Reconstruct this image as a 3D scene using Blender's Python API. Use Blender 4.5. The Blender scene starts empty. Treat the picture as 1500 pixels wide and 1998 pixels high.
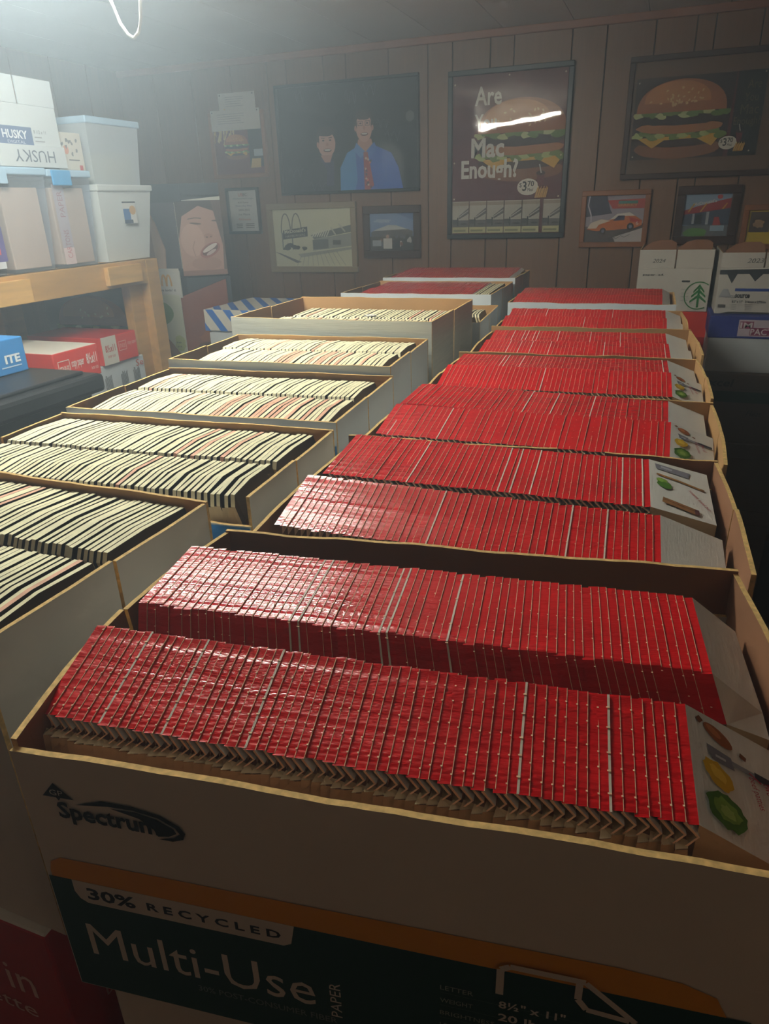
import bpy, math, random
from mathutils import Vector, Matrix
sc = bpy.context.scene
COL = sc.collection
PI = math.pi

# ---------------------------------------------------------------- camera, world, exposure
F_PX, PITCH, ROLL, YAW = 1368.95, math.radians(23.761), math.radians(-1.819), math.radians(21.156)
CAM_Z = 1.6
fw = Vector((-math.sin(YAW)*math.cos(PITCH), math.cos(YAW)*math.cos(PITCH), -math.sin(PITCH)))
r0 = Vector((math.cos(YAW), math.sin(YAW), 0)); u0 = r0.cross(fw)
rt = r0*math.cos(ROLL)+u0*math.sin(ROLL); up = rt.cross(fw)
cam = bpy.data.cameras.new('camera'); camo = bpy.data.objects.new('camera', cam); COL.objects.link(camo)
camo.matrix_world = Matrix(((rt.x, up.x, -fw.x, 0), (rt.y, up.y, -fw.y, 0), (rt.z, up.z, -fw.z, CAM_Z), (0, 0, 0, 1)))
cam.sensor_fit = 'HORIZONTAL'; cam.sensor_width = 36; cam.lens = 36*F_PX/1500; cam.clip_start = .02
sc.camera = camo
w = bpy.data.worlds.new('world'); sc.world = w; w.use_nodes = True
w.node_tree.nodes['Background'].inputs[0].default_value = (.5, .45, .4, 1)
w.node_tree.nodes['Background'].inputs[1].default_value = .02
sc.view_settings.view_transform = 'Standard'; sc.view_settings.look = 'None'
sc.view_settings.gamma = 1; sc.view_settings.use_curve_mapping = False
sc.view_settings.exposure = 0.0
LAMP = 208.0            # radiance of the fluorescent tubes
LAMP_COL = (.93, 1.0, .93)
FILL = 34.0            # radiance of the added warm fill light behind the camera

cy = sc.cycles
cy.max_bounces = 5; cy.diffuse_bounces = 3; cy.glossy_bounces = 2; cy.transmission_bounces = 2; cy.transparent_max_bounces = 10; cy.volume_bounces = 0
cy.use_adaptive_sampling = True; cy.adaptive_threshold = .07; cy.adaptive_min_samples = 16

# ---------------------------------------------------------------- materials
MATS = {}
def lin(c):
    return tuple(((x/255)/12.92 if x/255 <= .04045 else ((x/255+.055)/1.055)**2.4) for x in c)
def mat(name, rgb=None, rough=.65, spec=.4, var=0, vscale=8, bump=0, bscale=60, stretch=(1, 1, 1), coat=0, emit=0, alpha=1, trans=0, rnd=0, rvar=0):
    if name in MATS: return MATS[name]
    m = bpy.data.materials.new(name); m.use_nodes = True; nt = m.node_tree; N = nt.nodes; L = nt.links
    b = N['Principled BSDF']; c = lin(rgb)
    b.inputs['Base Color'].default_value = (*c, 1); b.inputs['Roughness'].default_value = rough
    b.inputs['Specular IOR Level'].default_value = spec; b.inputs['Coat Weight'].default_value = coat
    b.inputs['Coat Roughness'].default_value = .15
    b.inputs['Alpha'].default_value = alpha; b.inputs['Transmission Weight'].default_value = trans
    if emit:
        b.inputs['Emission Color'].default_value = (*LAMP_COL, 1); b.inputs['Emission Strength'].default_value = emit
    tc = N.new('ShaderNodeTexCoord'); mp = N.new('ShaderNodeMapping'); mp.inputs['Scale'].default_value = stretch
    L.new(tc.outputs['Object'], mp.inputs['Vector'])
    src = None
    if var or rvar:
        n = N.new('ShaderNodeTexNoise'); n.inputs['Scale'].default_value = vscale; n.inputs['Detail'].default_value = 5
        L.new(mp.outputs[0], n.inputs['Vector'])
        if var:
            mx = N.new('ShaderNodeMix'); mx.data_type = 'RGBA'
            mx.inputs['A'].default_value = (*[x*(1-var) for x in c], 1); mx.inputs['B'].default_value = (*[min(1, x*(1+var)) for x in c], 1)
            rmp = N.new('ShaderNodeMapRange'); rmp.inputs['From Min'].default_value = .3; rmp.inputs['From Max'].default_value = .7
            L.new(n.outputs['Fac'], rmp.inputs['Value']); L.new(rmp.outputs[0], mx.inputs['Factor']); src = mx.outputs['Result']
        if rvar:
            rr = N.new('ShaderNodeMapRange'); rr.inputs['From Min'].default_value = .35; rr.inputs['From Max'].default_value = .65
            rr.inputs['To Min'].default_value = max(.05, rough-rvar); rr.inputs['To Max'].default_value = rough+rvar
            L.new(n.outputs['Fac'], rr.inputs['Value']); L.new(rr.outputs[0], b.inputs['Roughness'])
    if rnd:
        oi = N.new('ShaderNodeObjectInfo'); h = N.new('ShaderNodeHueSaturation'); mr = N.new('ShaderNodeMapRange')
        mr.inputs['To Min'].default_value = 1-rnd; mr.inputs['To Max'].default_value = 1+rnd
        L.new(oi.outputs['Random'], mr.inputs['Value']); L.new(mr.outputs[0], h.inputs['Value'])
        if src: L.new(src, h.inputs['Color'])
        else: h.inputs['Color'].default_value = (*c, 1)
        src = h.outputs[0]
    if src: L.new(src, b.inputs['Base Color'])
    if bump:
        n2 = N.new('ShaderNodeTexNoise'); n2.inputs['Scale'].default_value = bscale; n2.inputs['Detail'].default_value = 3
        L.new(mp.outputs[0], n2.inputs['Vector'])
        bp = N.new('ShaderNodeBump'); bp.inputs['Strength'].default_value = bump; bp.inputs['Distance'].default_value = .002
        L.new(n2.outputs['Fac'], bp.inputs['Height']); L.new(bp.outputs[0], b.inputs['Normal'])
    MATS[name] = m; return m
def ink(rgb):
    n = 'ink_%02x%02x%02x' % tuple(int(x) for x in rgb)
    return mat(n, rgb, rough=.6, spec=.3)
mat('red_film', (204, 12, 20), rough=.18, spec=.32, var=.12, vscale=14, rvar=.08, bump=.9, bscale=70, stretch=(.6, 2.2, 1), coat=.0, rnd=.06)
mat('card_edge', (236, 196, 160), rough=.8, var=.15, vscale=300)
mat('white_edge', (222, 212, 196), rough=.8, var=.06, vscale=200)
mat('grey_board', (208, 188, 150), rough=.8, var=.06, vscale=40)
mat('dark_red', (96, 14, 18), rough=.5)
mat('cream_edge', (236, 226, 188), rough=.75, var=.12, vscale=60, rnd=.05)
mat('cream_pink', (226, 172, 144), rough=.75, var=.2, vscale=60)
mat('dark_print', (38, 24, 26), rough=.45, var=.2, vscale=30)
mat('end_white', (214, 212, 206), rough=.55, var=.03, vscale=30, bump=.15, bscale=120, stretch=(4, .6, 1))
mat('box_white', (214, 208, 198), rough=.7, var=.035, vscale=9, bump=.1, bscale=30)
mat('box_cool', (206, 212, 216), rough=.6, var=.03, vscale=9, bump=.1, bscale=30)
mat('box_grey', (196, 196, 186), rough=.7, var=.06, vscale=30, stretch=(.3, .3, 6), bump=.3, bscale=60)
mat('kraft', (186, 142, 92), rough=.8, var=.08, vscale=14, bump=.15, bscale=50)
mat('kraft_dark', (150, 104, 74), rough=.75, var=.08, vscale=14, bump=.1, bscale=40)
mat('kraft_edge', (214, 176, 112), rough=.85, var=.25, vscale=220)
mat('box_blue', (52, 130, 196), rough=.55, var=.03)
mat('box_navy', (50, 62, 150), rough=.55)
mat('box_red', (224, 58, 46), rough=.5, var=.04)
mat('box_deepred', (190, 36, 40), rough=.5, var=.04)
mat('box_brown', (120, 100, 84), rough=.8, var=.06)
mat('wood', (196, 152, 92), rough=.6, var=.16, vscale=7, stretch=(5, .5, 5), bump=.15, bscale=20)
mat('wood_pale', (218, 172, 104), rough=.6, var=.16, vscale=9, stretch=(5, .6, 5), bump=.15, bscale=20)
mat('panel_wood', (128, 93, 68), rough=.42, spec=.4, var=.13, vscale=16, stretch=(5, 5, .35), bump=.12, bscale=60, rnd=.05)
mat('groove', (52, 36, 28), rough=.8)
mat('ceiling_board', (228, 222, 212), rough=.85, var=.03, vscale=5, bump=.15, bscale=90)
mat('seam', (120, 110, 98), rough=.9)
mat('trim_wood', (150, 100, 76), rough=.5, var=.1, vscale=10)
mat('floor_tile', (90, 78, 66), rough=.6, var=.15, vscale=5)
mat('black_plastic', (34, 36, 38), rough=.38, spec=.5, bump=.08, bscale=200)
mat('frame_black', (26, 28, 32), rough=.35)
mat('frame_brown', (70, 42, 32), rough=.3, var=.12, vscale=12)
mat('frame_oak', (150, 92, 52), rough=.35, var=.14, vscale=14)
mat('frame_tan', (150, 132, 104), rough=.5, var=.06)
mat('white_metal', (225, 225, 220), rough=.4)
mat('plastic_white', (222, 228, 230), rough=.35, spec=.5)
mat('plastic_blue', (70, 160, 220), rough=.3, spec=.5)
mat('plastic_iceblue', (176, 206, 232), rough=.3, spec=.5)
mat('paper_skin', (214, 176, 158), rough=.6, var=.05)
mat('cord_white', (240, 240, 235), rough=.8)
mat('tube_light', (255, 255, 255), rough=.5, emit=LAMP)
MATS['bulb_glow'] = None; del MATS['bulb_glow']
mb_ = mat('bulb_glow', (255, 220, 180), emit=FILL); mb_.node_tree.nodes['Principled BSDF'].inputs['Emission Color'].default_value = (1, .72, .45, 1)
def clear(name, rgb, tint, rough=.25, gl=.12):
    m = bpy.data.materials.new(name); m.use_nodes = True; nt = m.node_tree; N = nt.nodes; L = nt.links
    for n in list(N):
        if n.type != 'OUTPUT_MATERIAL': N.remove(n)
    out = [n for n in N if n.type == 'OUTPUT_MATERIAL'][0]
    tr = N.new('ShaderNodeBsdfTransparent'); tr.inputs[0].default_value = (*tint, 1)
    df = N.new('ShaderNodeBsdfDiffuse'); df.inputs[0].default_value = (*lin(rgb), 1)
    g = N.new('ShaderNodeBsdfGlossy'); g.inputs['Roughness'].default_value = rough
    m1 = N.new('ShaderNodeMixShader'); m2 = N.new('ShaderNodeMixShader'); m1.inputs[0].default_value = gl
    L.new(tr.outputs[0], m1.inputs[1]); L.new(df.outputs[0], m1.inputs[2])
    fr = N.new('ShaderNodeLayerWeight'); fr.inputs[0].default_value = .5; pw = N.new('ShaderNodeMath'); pw.operation = 'POWER'; pw.inputs[1].default_value = 4
    ma = N.new('ShaderNodeMath'); ma.operation = 'MULTIPLY_ADD'; ma.inputs[1].default_value = .9; ma.inputs[2].default_value = .035; ma.use_clamp = True
    L.new(fr.outputs['Facing'], pw.inputs[0]); L.new(pw.outputs[0], ma.inputs[0]); L.new(ma.outputs[0], m2.inputs[0]); L.new(m1.outputs[0], m2.inputs[1]); L.new(g.outputs[0], m2.inputs[2]); L.new(m2.outputs[0], out.inputs[0])
    tcn = N.new('ShaderNodeTexCoord'); nn = N.new('ShaderNodeTexNoise'); nn.inputs['Scale'].default_value = 5; nn.inputs['Detail'].default_value = 1
    bb = N.new('ShaderNodeBump'); bb.inputs['Strength'].default_value = .5; bb.inputs['Distance'].default_value = .006
    L.new(tcn.outputs['Object'], nn.inputs['Vector']); L.new(nn.outputs['Fac'], bb.inputs['Height'])
    L.new(bb.outputs[0], g.inputs['Normal']); L.new(bb.outputs[0], fr.inputs['Normal'])
    MATS[name] = m
clear('glass_pane', (200, 205, 210), (1, 1, 1), rough=.03, gl=.015)
clear('clear_plastic', (205, 214, 226), (.9, .94, 1), rough=.2, gl=.22)
clear('milky_plastic', (216, 224, 232), (.9, .94, 1), rough=.25, gl=.6)

# ---------------------------------------------------------------- mesh building
class MB:
    def __init__(s): s.v = []; s.f = []; s.m = []; s.names = []
    def mi(s, m):
        if m not in s.names: s.names.append(m)
        return s.names.index(m)
    def poly(s, pts, m):
        b = len(s.v); s.v += [tuple(p) for p in pts]; s.f.append(tuple(range(b, b+len(pts)))); s.m.append(s.mi(m))
    def box(s, x0, x1, y0, y1, z0, z1, m, top=None, sides=None):
        # sides: dict of '-x','+x','-y','+y','-z','+z' -> material
        sd = sides or {}
        if top: sd = dict(sd); sd['+z'] = top
        b = len(s.v)
        s.v += [(x0, y0, z0), (x1, y0, z0), (x1, y1, z0), (x0, y1, z0), (x0, y0, z1), (x1, y0, z1), (x1, y1, z1), (x0, y1, z1)]
        for k, q in (('-z', (0, 3, 2, 1)), ('+z', (4, 5, 6, 7)), ('-y', (0, 1, 5, 4)), ('+x', (1, 2, 6, 5)), ('+y', (2, 3, 7, 6)), ('-x', (3, 0, 4, 7))):
            s.f.append(tuple(b+i for i in q)); s.m.append(s.mi(sd.get(k, m)))
    def taper(s, x0, x1, y0, y1, z0, z1, inset, m):
        b = len(s.v); i = inset
        s.v += [(x0+i, y0+i, z0), (x1-i, y0+i, z0), (x1-i, y1-i, z0), (x0+i, y1-i, z0), (x0, y0, z1), (x1, y0, z1), (x1, y1, z1), (x0, y1, z1)]
        for q in ((0, 3, 2, 1), (4, 5, 6, 7), (0, 1, 5, 4), (1, 2, 6, 5), (2, 3, 7, 6), (3, 0, 4, 7)):
            s.f.append(tuple(b+i for i in q)); s.m.append(s.mi(m))
    def tube(s, pts, r, m, n=8):
        rings = []
        P = [Vector(p) for p in pts]
        for i, p in enumerate(P):
            t = (P[min(i+1, len(P)-1)]-P[max(i-1, 0)]).normalized()
            a = t.cross(Vector((0, 0, 1)) if abs(t.z) < .9 else Vector((0, 1, 0))).normalized(); c = t.cross(a)
            b = len(s.v); s.v += [tuple(p+a*r*math.cos(2*PI*k/n)+c*r*math.sin(2*PI*k/n)) for k in range(n)]; rings.append(b)
        mi = s.mi(m)
        for a, b in zip(rings, rings[1:]):
            for k in range(n): s.f.append((a+k, a+(k+1) % n, b+(k+1) % n, b+k)); s.m.append(mi)
        s.f.append(tuple(rings[0]+k for k in range(n))[::-1]); s.m.append(mi)
        s.f.append(tuple(rings[-1]+k for k in range(n))); s.m.append(mi)
    def add(s, o, M):
        b = len(s.v); s.v += [tuple(M @ Vector(p)) for p in o.v]
        mm = [s.mi(n) for n in o.names]
        s.f += [tuple(b+i for i in f) for f in o.f]; s.m += [mm[i] for i in o.m]
    def mesh(s, name, bevel=0):
        me = bpy.data.meshes.new(name); me.from_pydata(s.v, [], s.f)
        for n in s.names: me.materials.append(MATS[n])
        me.polygons.foreach_set('material_index', s.m); me.update(); return me
    def build(s, name, parent=None, smooth=False, bevel=0):
        me = s.mesh(name); o = bpy.data.objects.new(name, me); COL.objects.link(o)
        if parent: o.parent = parent
        if smooth: me.polygons.foreach_set('use_smooth', [True]*len(me.polygons))
        if bevel:
            b = o.modifiers.new('bevel', 'BEVEL'); b.width = bevel; b.segments = 2; b.limit_method = 'ANGLE'; b.angle_limit = .6
        return o
def tag(o, label, cat, group=None):
    o['label'] = label; o['category'] = cat
    if group: o['group'] = group
    return o
def thing(name, label, cat, loc=(0, 0, 0), rz=0, group=None):
    o = bpy.data.objects.new(name, None); COL.objects.link(o); o.empty_display_size = .05
    o.location = loc; o.rotation_euler = (0, 0, rz); return tag(o, label, cat, group)
def struct(o): o['kind'] = 'structure'; return o

# ---------------------------------------------------------------- flat print on a face
TXT = {}
def text_geo(sx, bold=0):
    k = (sx, bold)
    if k not in TXT:
        cu = bpy.data.curves.new('t', 'FONT'); cu.body = sx; cu.size = 1; cu.offset = bold; cu.resolution_u = 2; cu.fill_mode = 'FRONT'
        ob = bpy.data.objects.new('t', cu); COL.objects.link(ob); bpy.context.view_layer.update()
        me = bpy.data.meshes.new_from_object(ob.evaluated_get(bpy.context.evaluated_depsgraph_get()))
        V = [(v.co.x, v.co.y) for v in me.vertices]; F = [tuple(p.vertices) for p in me.polygons]
        bpy.data.objects.remove(ob); bpy.data.meshes.remove(me)
        xs = [p[0] for p in V] or [0, 1]; ys = [p[1] for p in V] or [0, 1]
        TXT[k] = (V, F, min(xs), max(xs), min(ys), max(ys))
    return TXT[k]
def nth(k): return '%d%s' % (k, 'th' if 10 < k % 100 < 14 else {1: 'st', 2: 'nd', 3: 'rd'}.get(k % 10, 'th'))
class Print:
    """flat ink shapes on a face: origin O, right U, up V, lifted slightly off the face"""
    def __init__(s, O, U=(1, 0, 0), V=(0, 0, 1), lift=.0004):
        s.O = Vector(O); s.U = Vector(U).normalized(); s.V = Vector(V).normalized(); s.N = s.U.cross(s.V); s.mb = MB(); s.k = 1; s.lift = lift; s.step = .00012
    def P(s, x, y): return s.O+s.U*x+s.V*y+s.N*(s.lift+s.k*s.step)
    def poly(s, pts, c):
        n = ink(c).name; s.mb.poly([s.P(*p) for p in pts], n); s.k += 1
    def rect(s, x0, y0, x1, y1, c): s.poly([(x0, y0), (x1, y0), (x1, y1), (x0, y1)], c)
    def blob(s, cx, cy, rx, ry, c, rot=0, jit=0, n=20, seed=1):
        r = random.Random(seed); pts = []
        for i in range(n):
            a = 2*PI*i/n; q = 1+(r.random()-.5)*2*jit
            x, y = rx*q*math.cos(a), ry*q*math.sin(a)
            pts.append((cx+x*math.cos(rot)-y*math.sin(rot), cy+x*math.sin(rot)+y*math.cos(rot)))
        s.poly(pts, c)
    def line(s, pts, wd, c):
        for (x0, y0), (x1, y1) in zip(pts, pts[1:]):
            d = math.hypot(x1-x0, y1-y0) or 1; nx, ny = -(y1-y0)/d*wd/2, (x1-x0)/d*wd/2
            s.poly([(x0-nx, y0-ny), (x1-nx, y1-ny), (x1+nx, y1+ny), (x0+nx, y0+ny)], c); s.k -= 1
        s.k += 1
    def text(s, t, x, y, h, c, w=None, rot=0, bold=0, shear=0):
        V, F, x0, x1, y0, y1 = text_geo(t, bold); sy = h/(y1-y0); sx = w/(x1-x0) if w else sy
        n = ink(c).name; b = len(s.mb.v); mi = s.mb.mi(n); cr, sr = math.cos(rot), math.sin(rot)
        for p in V:
            a, d = (p[0]-x0)*sx, (p[1]-y0)*sy; a += d*shear
            s.mb.v.append(tuple(s.P(x+a*cr-d*sr, y+a*sr+d*cr)))
        s.mb.f += [tuple(b+i for i in f) for f in F]; s.mb.m += [mi]*len(F); s.k += 1
    def done(s, name, parent, label=None):
        o = s.mb.build(name, parent)
        if label: o['label'] = label
        return o

# ---------------------------------------------------------------- room
XL, XR, YB, YF, ZC = -2.85, 1.7, 3.6, -1.3, 2.28
m = MB(); m.box(XL-.1, XR+.1, YF-.1, YB+.1, -.1, 0, 'floor_tile'); struct(m.build('floor'))
m = MB(); m.box(XL-.1, XR+.1, YF-.1, YB+.1, ZC+.012, ZC+.1, 'seam'); ceil = struct(m.build('ceiling'))
y_rows = [YF+1.22*k for k in range(5)]
xs = sorted([-.766-.3*k for k in range(1, 8)]+[-.766+.3*k for k in range(0, 9)]); xs = [x for x in xs if XL < x < XR]
xs = [XL]+xs+[XR]
for a, b in zip(xs, xs[1:]):
    for j, (y0, y1) in enumerate(((YF, 1.15), (1.15, YB))):
        m = MB(); m.box(a+.0015, b-.0015, y0+.0015, y1-.0015, ZC, ZC+.02, 'ceiling_board'); m.build('ceiling_plank', ceil, bevel=.0015)
wb = MB(); wb.box(XL-.1, XR+.1, YB+.008, YB+.1, 0, ZC, 'groove'); wallb = struct(wb.build('wall_back'))
gx = [XL, -2.62, -2.388, -2.151, -1.946, -1.839, -1.638, -1.520, -1.304, -1.111, -.995, -.822, -.716, -.469, -.327, -.135, .02, .09, .26, .405, .61, .70, .9, 1.1, 1.3, 1.42, XR]
for i, (a, b) in enumerate(zip(gx, gx[1:])):
    m = MB(); m.box(a+.0025, b-.0025, YB, YB+.012, 0, ZC, 'panel_wood'); o = m.build('panel_board', wallb, bevel=.0015)
def side_wall(name, x0, x1, face, ys):
    m = MB()
    m.box(x0, x1, YF-.1, YB+.1, 0, ZC, 'groove'); wl = struct(m.build(name))
    for a, b in zip(ys, ys[1:]):
        m = MB(); m.box(min(face, face+.012), max(face, face+.012), a+.0025, b-.0025, 0, ZC, 'panel_wood'); m.build('panel_board', wl)
yy = [YF+.245*k for k in range(20)]+[YB]
side_wall('wall_left', XL-.1, XL, XL, yy)
side_wall('wall_right', XR, XR+.1, XR-.012, yy)
m = MB(); m.box(XL, XR, YF-.1, YF, 0, ZC, 'panel_wood'); struct(m.build('wall_front'))
m = MB(); m.box(XL+.012, XR-.012, YB-.018, YB, ZC-.03, ZC, 'trim_wood'); struct(m.build('trim_1', bevel=.004))

# ---------------------------------------------------------------- lamp and pull cord
lamp = thing('ceiling_lamp', 'white fluorescent strip lamp hanging under the ceiling above the left boxes', 'lamp', (-1.12, 1.2, ZC-.045))
for sx in (-.25, .25):
    m = MB(); m.tube([(sx, 0, -.01), (sx, 0, .044)], .004, 'white_metal'); m.build('hanger', lamp)
m = MB(); m.box(-.33, .33, -.022, .022, -.035, 0, 'white_metal'); m.build('housing', lamp, bevel=.004)
for s in (-1, 1):
    m = MB(); m.tube([(-.3, .055*s, -.085), (.3, .055*s, -.085)], .013, 'tube_light', 12); m.build('fluorescent_tube', lamp)
    for e in (-1, 1):
        m = MB(); m.box(e*.314-.012, e*.314+.012, min(.02*s, .070*s), max(.02*s, .070*s), -.100, -.03, 'white_metal'); m.build('tube_socket', lamp)
fill_lamp = thing('ceiling_bulb', 'warm round bulb on the ceiling behind the camera', 'lamp', (1.35, -.7, ZC))  # added out of view to lift the ambient light
m = MB(); m.tube([(0, 0, 0), (0, 0, -.05)], .05, 'white_metal', 16); m.build('bulb_base', fill_lamp)
m = MB(); m.tube([(0, 0, -.051), (0, 0, -.06), (0, 0, -.12), (0, 0, -.13)], .035, 'bulb_glow', 12); m.build('glass_bulb', fill_lamp)
m = MB()
cp = [(-.985, 1.2, 2.195), (-.965, 1.2, 2.1), (-.948, 1.2, 1.99), (-.936, 1.2, 1.93), (-.924, 1.2, 1.897), (-.911, 1.2, 1.879), (-.900, 1.2, 1.873), (-.889, 1.2, 1.880), (-.880, 1.2, 1.900), (-.876, 1.2, 1.93), (-.879, 1.2, 1.98), (-.892, 1.2, 2.1), (-.905, 1.2, 2.195)]
m.tube(cp, .0028, 'cord_white', 8); tag(m.build('pull_cord', smooth=True), 'white string loop hanging from the ceiling at upper left', 'cord')

# scattering volume added to imitate the lens glare around the lamp
GLARE = .15
if GLARE:
    hm = bpy.data.materials.new('air_haze'); hm.use_nodes = True; nt = hm.node_tree
    for n in list(nt.nodes):
        if n.type != 'OUTPUT_MATERIAL': nt.nodes.remove(n)
    vs = nt.nodes.new('ShaderNodeVolumeScatter'); vs.inputs['Color'].default_value = (.78, .89, 1, 1); vs.inputs['Density'].default_value = GLARE; vs.inputs['Anisotropy'].default_value = .58
    nt.links.new(vs.outputs[0], nt.nodes[0].inputs['Volume']); hm.cycles.homogeneous_volume = True; MATS['air_haze'] = hm
    m = MB(); m.box(XL+.02, XR-.02, YF+.01, YB-.03, .01, ZC-.002, 'air_haze'); o = m.build('haze'); tag(o, 'faint bluish haze in the air, brightest around the ceiling lamp', 'haze'); o['kind'] = 'stuff'

# ---------------------------------------------------------------- open paper boxes
def wall_panel(root, ax, pos, a0, a1, h, t, out, outer, inner, name='side_wall', top=None, wav=0, seed=1, lean=0, full=None):
    """upright board; ax 'y': runs along x at y=pos, ax 'x': runs along y at x=pos; out = +1/-1 outward side"""
    r = random.Random(seed); n = max(2, int((a1-a0)/.012)) if wav or lean else 1
    full = full or (a0, a1)
    m = MB(); hs = []; ph = r.random()*6
    for i in range(n+1):
        hs.append(h+(wav*(math.sin(i*.35+ph)*.6+math.sin(i*.9+ph*2)*.3)+(r.random()-.5)*wav*.5 if wav else 0))
    for i in range(n):
        s0 = a0+(a1-a0)*i/n; s1 = a0+(a1-a0)*(i+1)/n; h0, h1 = hs[i], hs[i+1]
        o0, o1 = pos, pos-out*t
        def P(s_, o_, z_, hh):
            l = lean*out*(z_/h)**2*math.sin(PI*min(1, max(0, (s_-full[0])/(full[1]-full[0])))) if lean else 0
            return (s_, o_+l, z_) if ax == 'y' else (o_+l, s_, z_)
        A = [P(s0, o0, 0, h0), P(s1, o0, 0, h1), P(s1, o0, h1, h1), P(s0, o0, h0, h0)]
        B = [P(s0, o1, 0, h0), P(s1, o1, 0, h1), P(s1, o1, h1, h1), P(s0, o1, h0, h0)]
        m.poly(A, outer); m.poly(B[::-1], inner); m.poly([A[3], A[2], B[2], B[3]], 'kraft_edge')
        if i == 0: m.poly([A[0], A[3], B[3], B[0]], 'kraft_edge')
        if i == n-1: m.poly([A[1], B[1], B[2], A[2]], 'kraft_edge')
    return m.build(name, root)
def paper_box(label, cx, cy, deg, ztop, wd, dp, h, outer='box_white', inner='kraft', slit=True, wav=.0015, group=None, seed=1, front=None, t=.004, lean=0, back_h=None, cutout=None, front_dh=0, left_dh=0, leanl=0):
    root = thing('paper_box', label, 'box', (cx, cy, ztop-h), math.radians(deg), group)
    m = MB(); m.box(-wd/2+t, wd/2-t, -dp/2+t, dp/2-t, 0, t, inner, sides={'-z': outer}); m.build('base', root)
    wall_panel(root, 'y', -dp/2, -wd/2, wd/2, h+front_dh, t, -1, front or outer, inner, wav=wav, seed=seed)
    if cutout:
        c0, c1, ch = cutout
        wall_panel(root, 'y', dp/2, -wd/2, c0, h, t, 1, outer, inner, wav=wav, seed=seed+1)
        wall_panel(root, 'y', dp/2, c0, c1, h-ch, t, 1, outer, inner, wav=wav, seed=seed+7)
        wall_panel(root, 'y', dp/2, c1, wd/2, h, t, 1, outer, inner, wav=wav, seed=seed+9)
    else:
        wall_panel(root, 'y', dp/2, -wd/2, wd/2, back_h or h, t, 1, outer, inner, wav=wav, seed=seed+1)
    h_ = h
    for i, sx in enumerate((-1, 1)):
        h = h_+(left_dh if sx < 0 else 0)
        if slit:
            wall_panel(root, 'x', sx*wd/2, -dp/2+t, -.002, h, t, sx, outer, inner, 'side_flap', wav=wav*.5, seed=seed+3+i, lean=lean if sx > 0 else leanl or lean, full=(-dp/2, dp/2))
            wall_panel(root, 'x', sx*wd/2, .002, dp/2-t, h-.002, t, sx, outer, inner, 'side_flap', wav=wav*.5, seed=seed+5+i, lean=lean if sx > 0 else leanl or lean, full=(-dp/2, dp/2))
        else: wall_panel(root, 'x', sx*wd/2, -dp/2+t, dp/2-t, h, t, sx, outer, inner, wav=wav*.5, seed=seed+3+i)
    root['_w'] = wd; root['_d'] = dp
    return root, (cx, cy, math.radians(deg), ztop, wd, dp)

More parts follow.
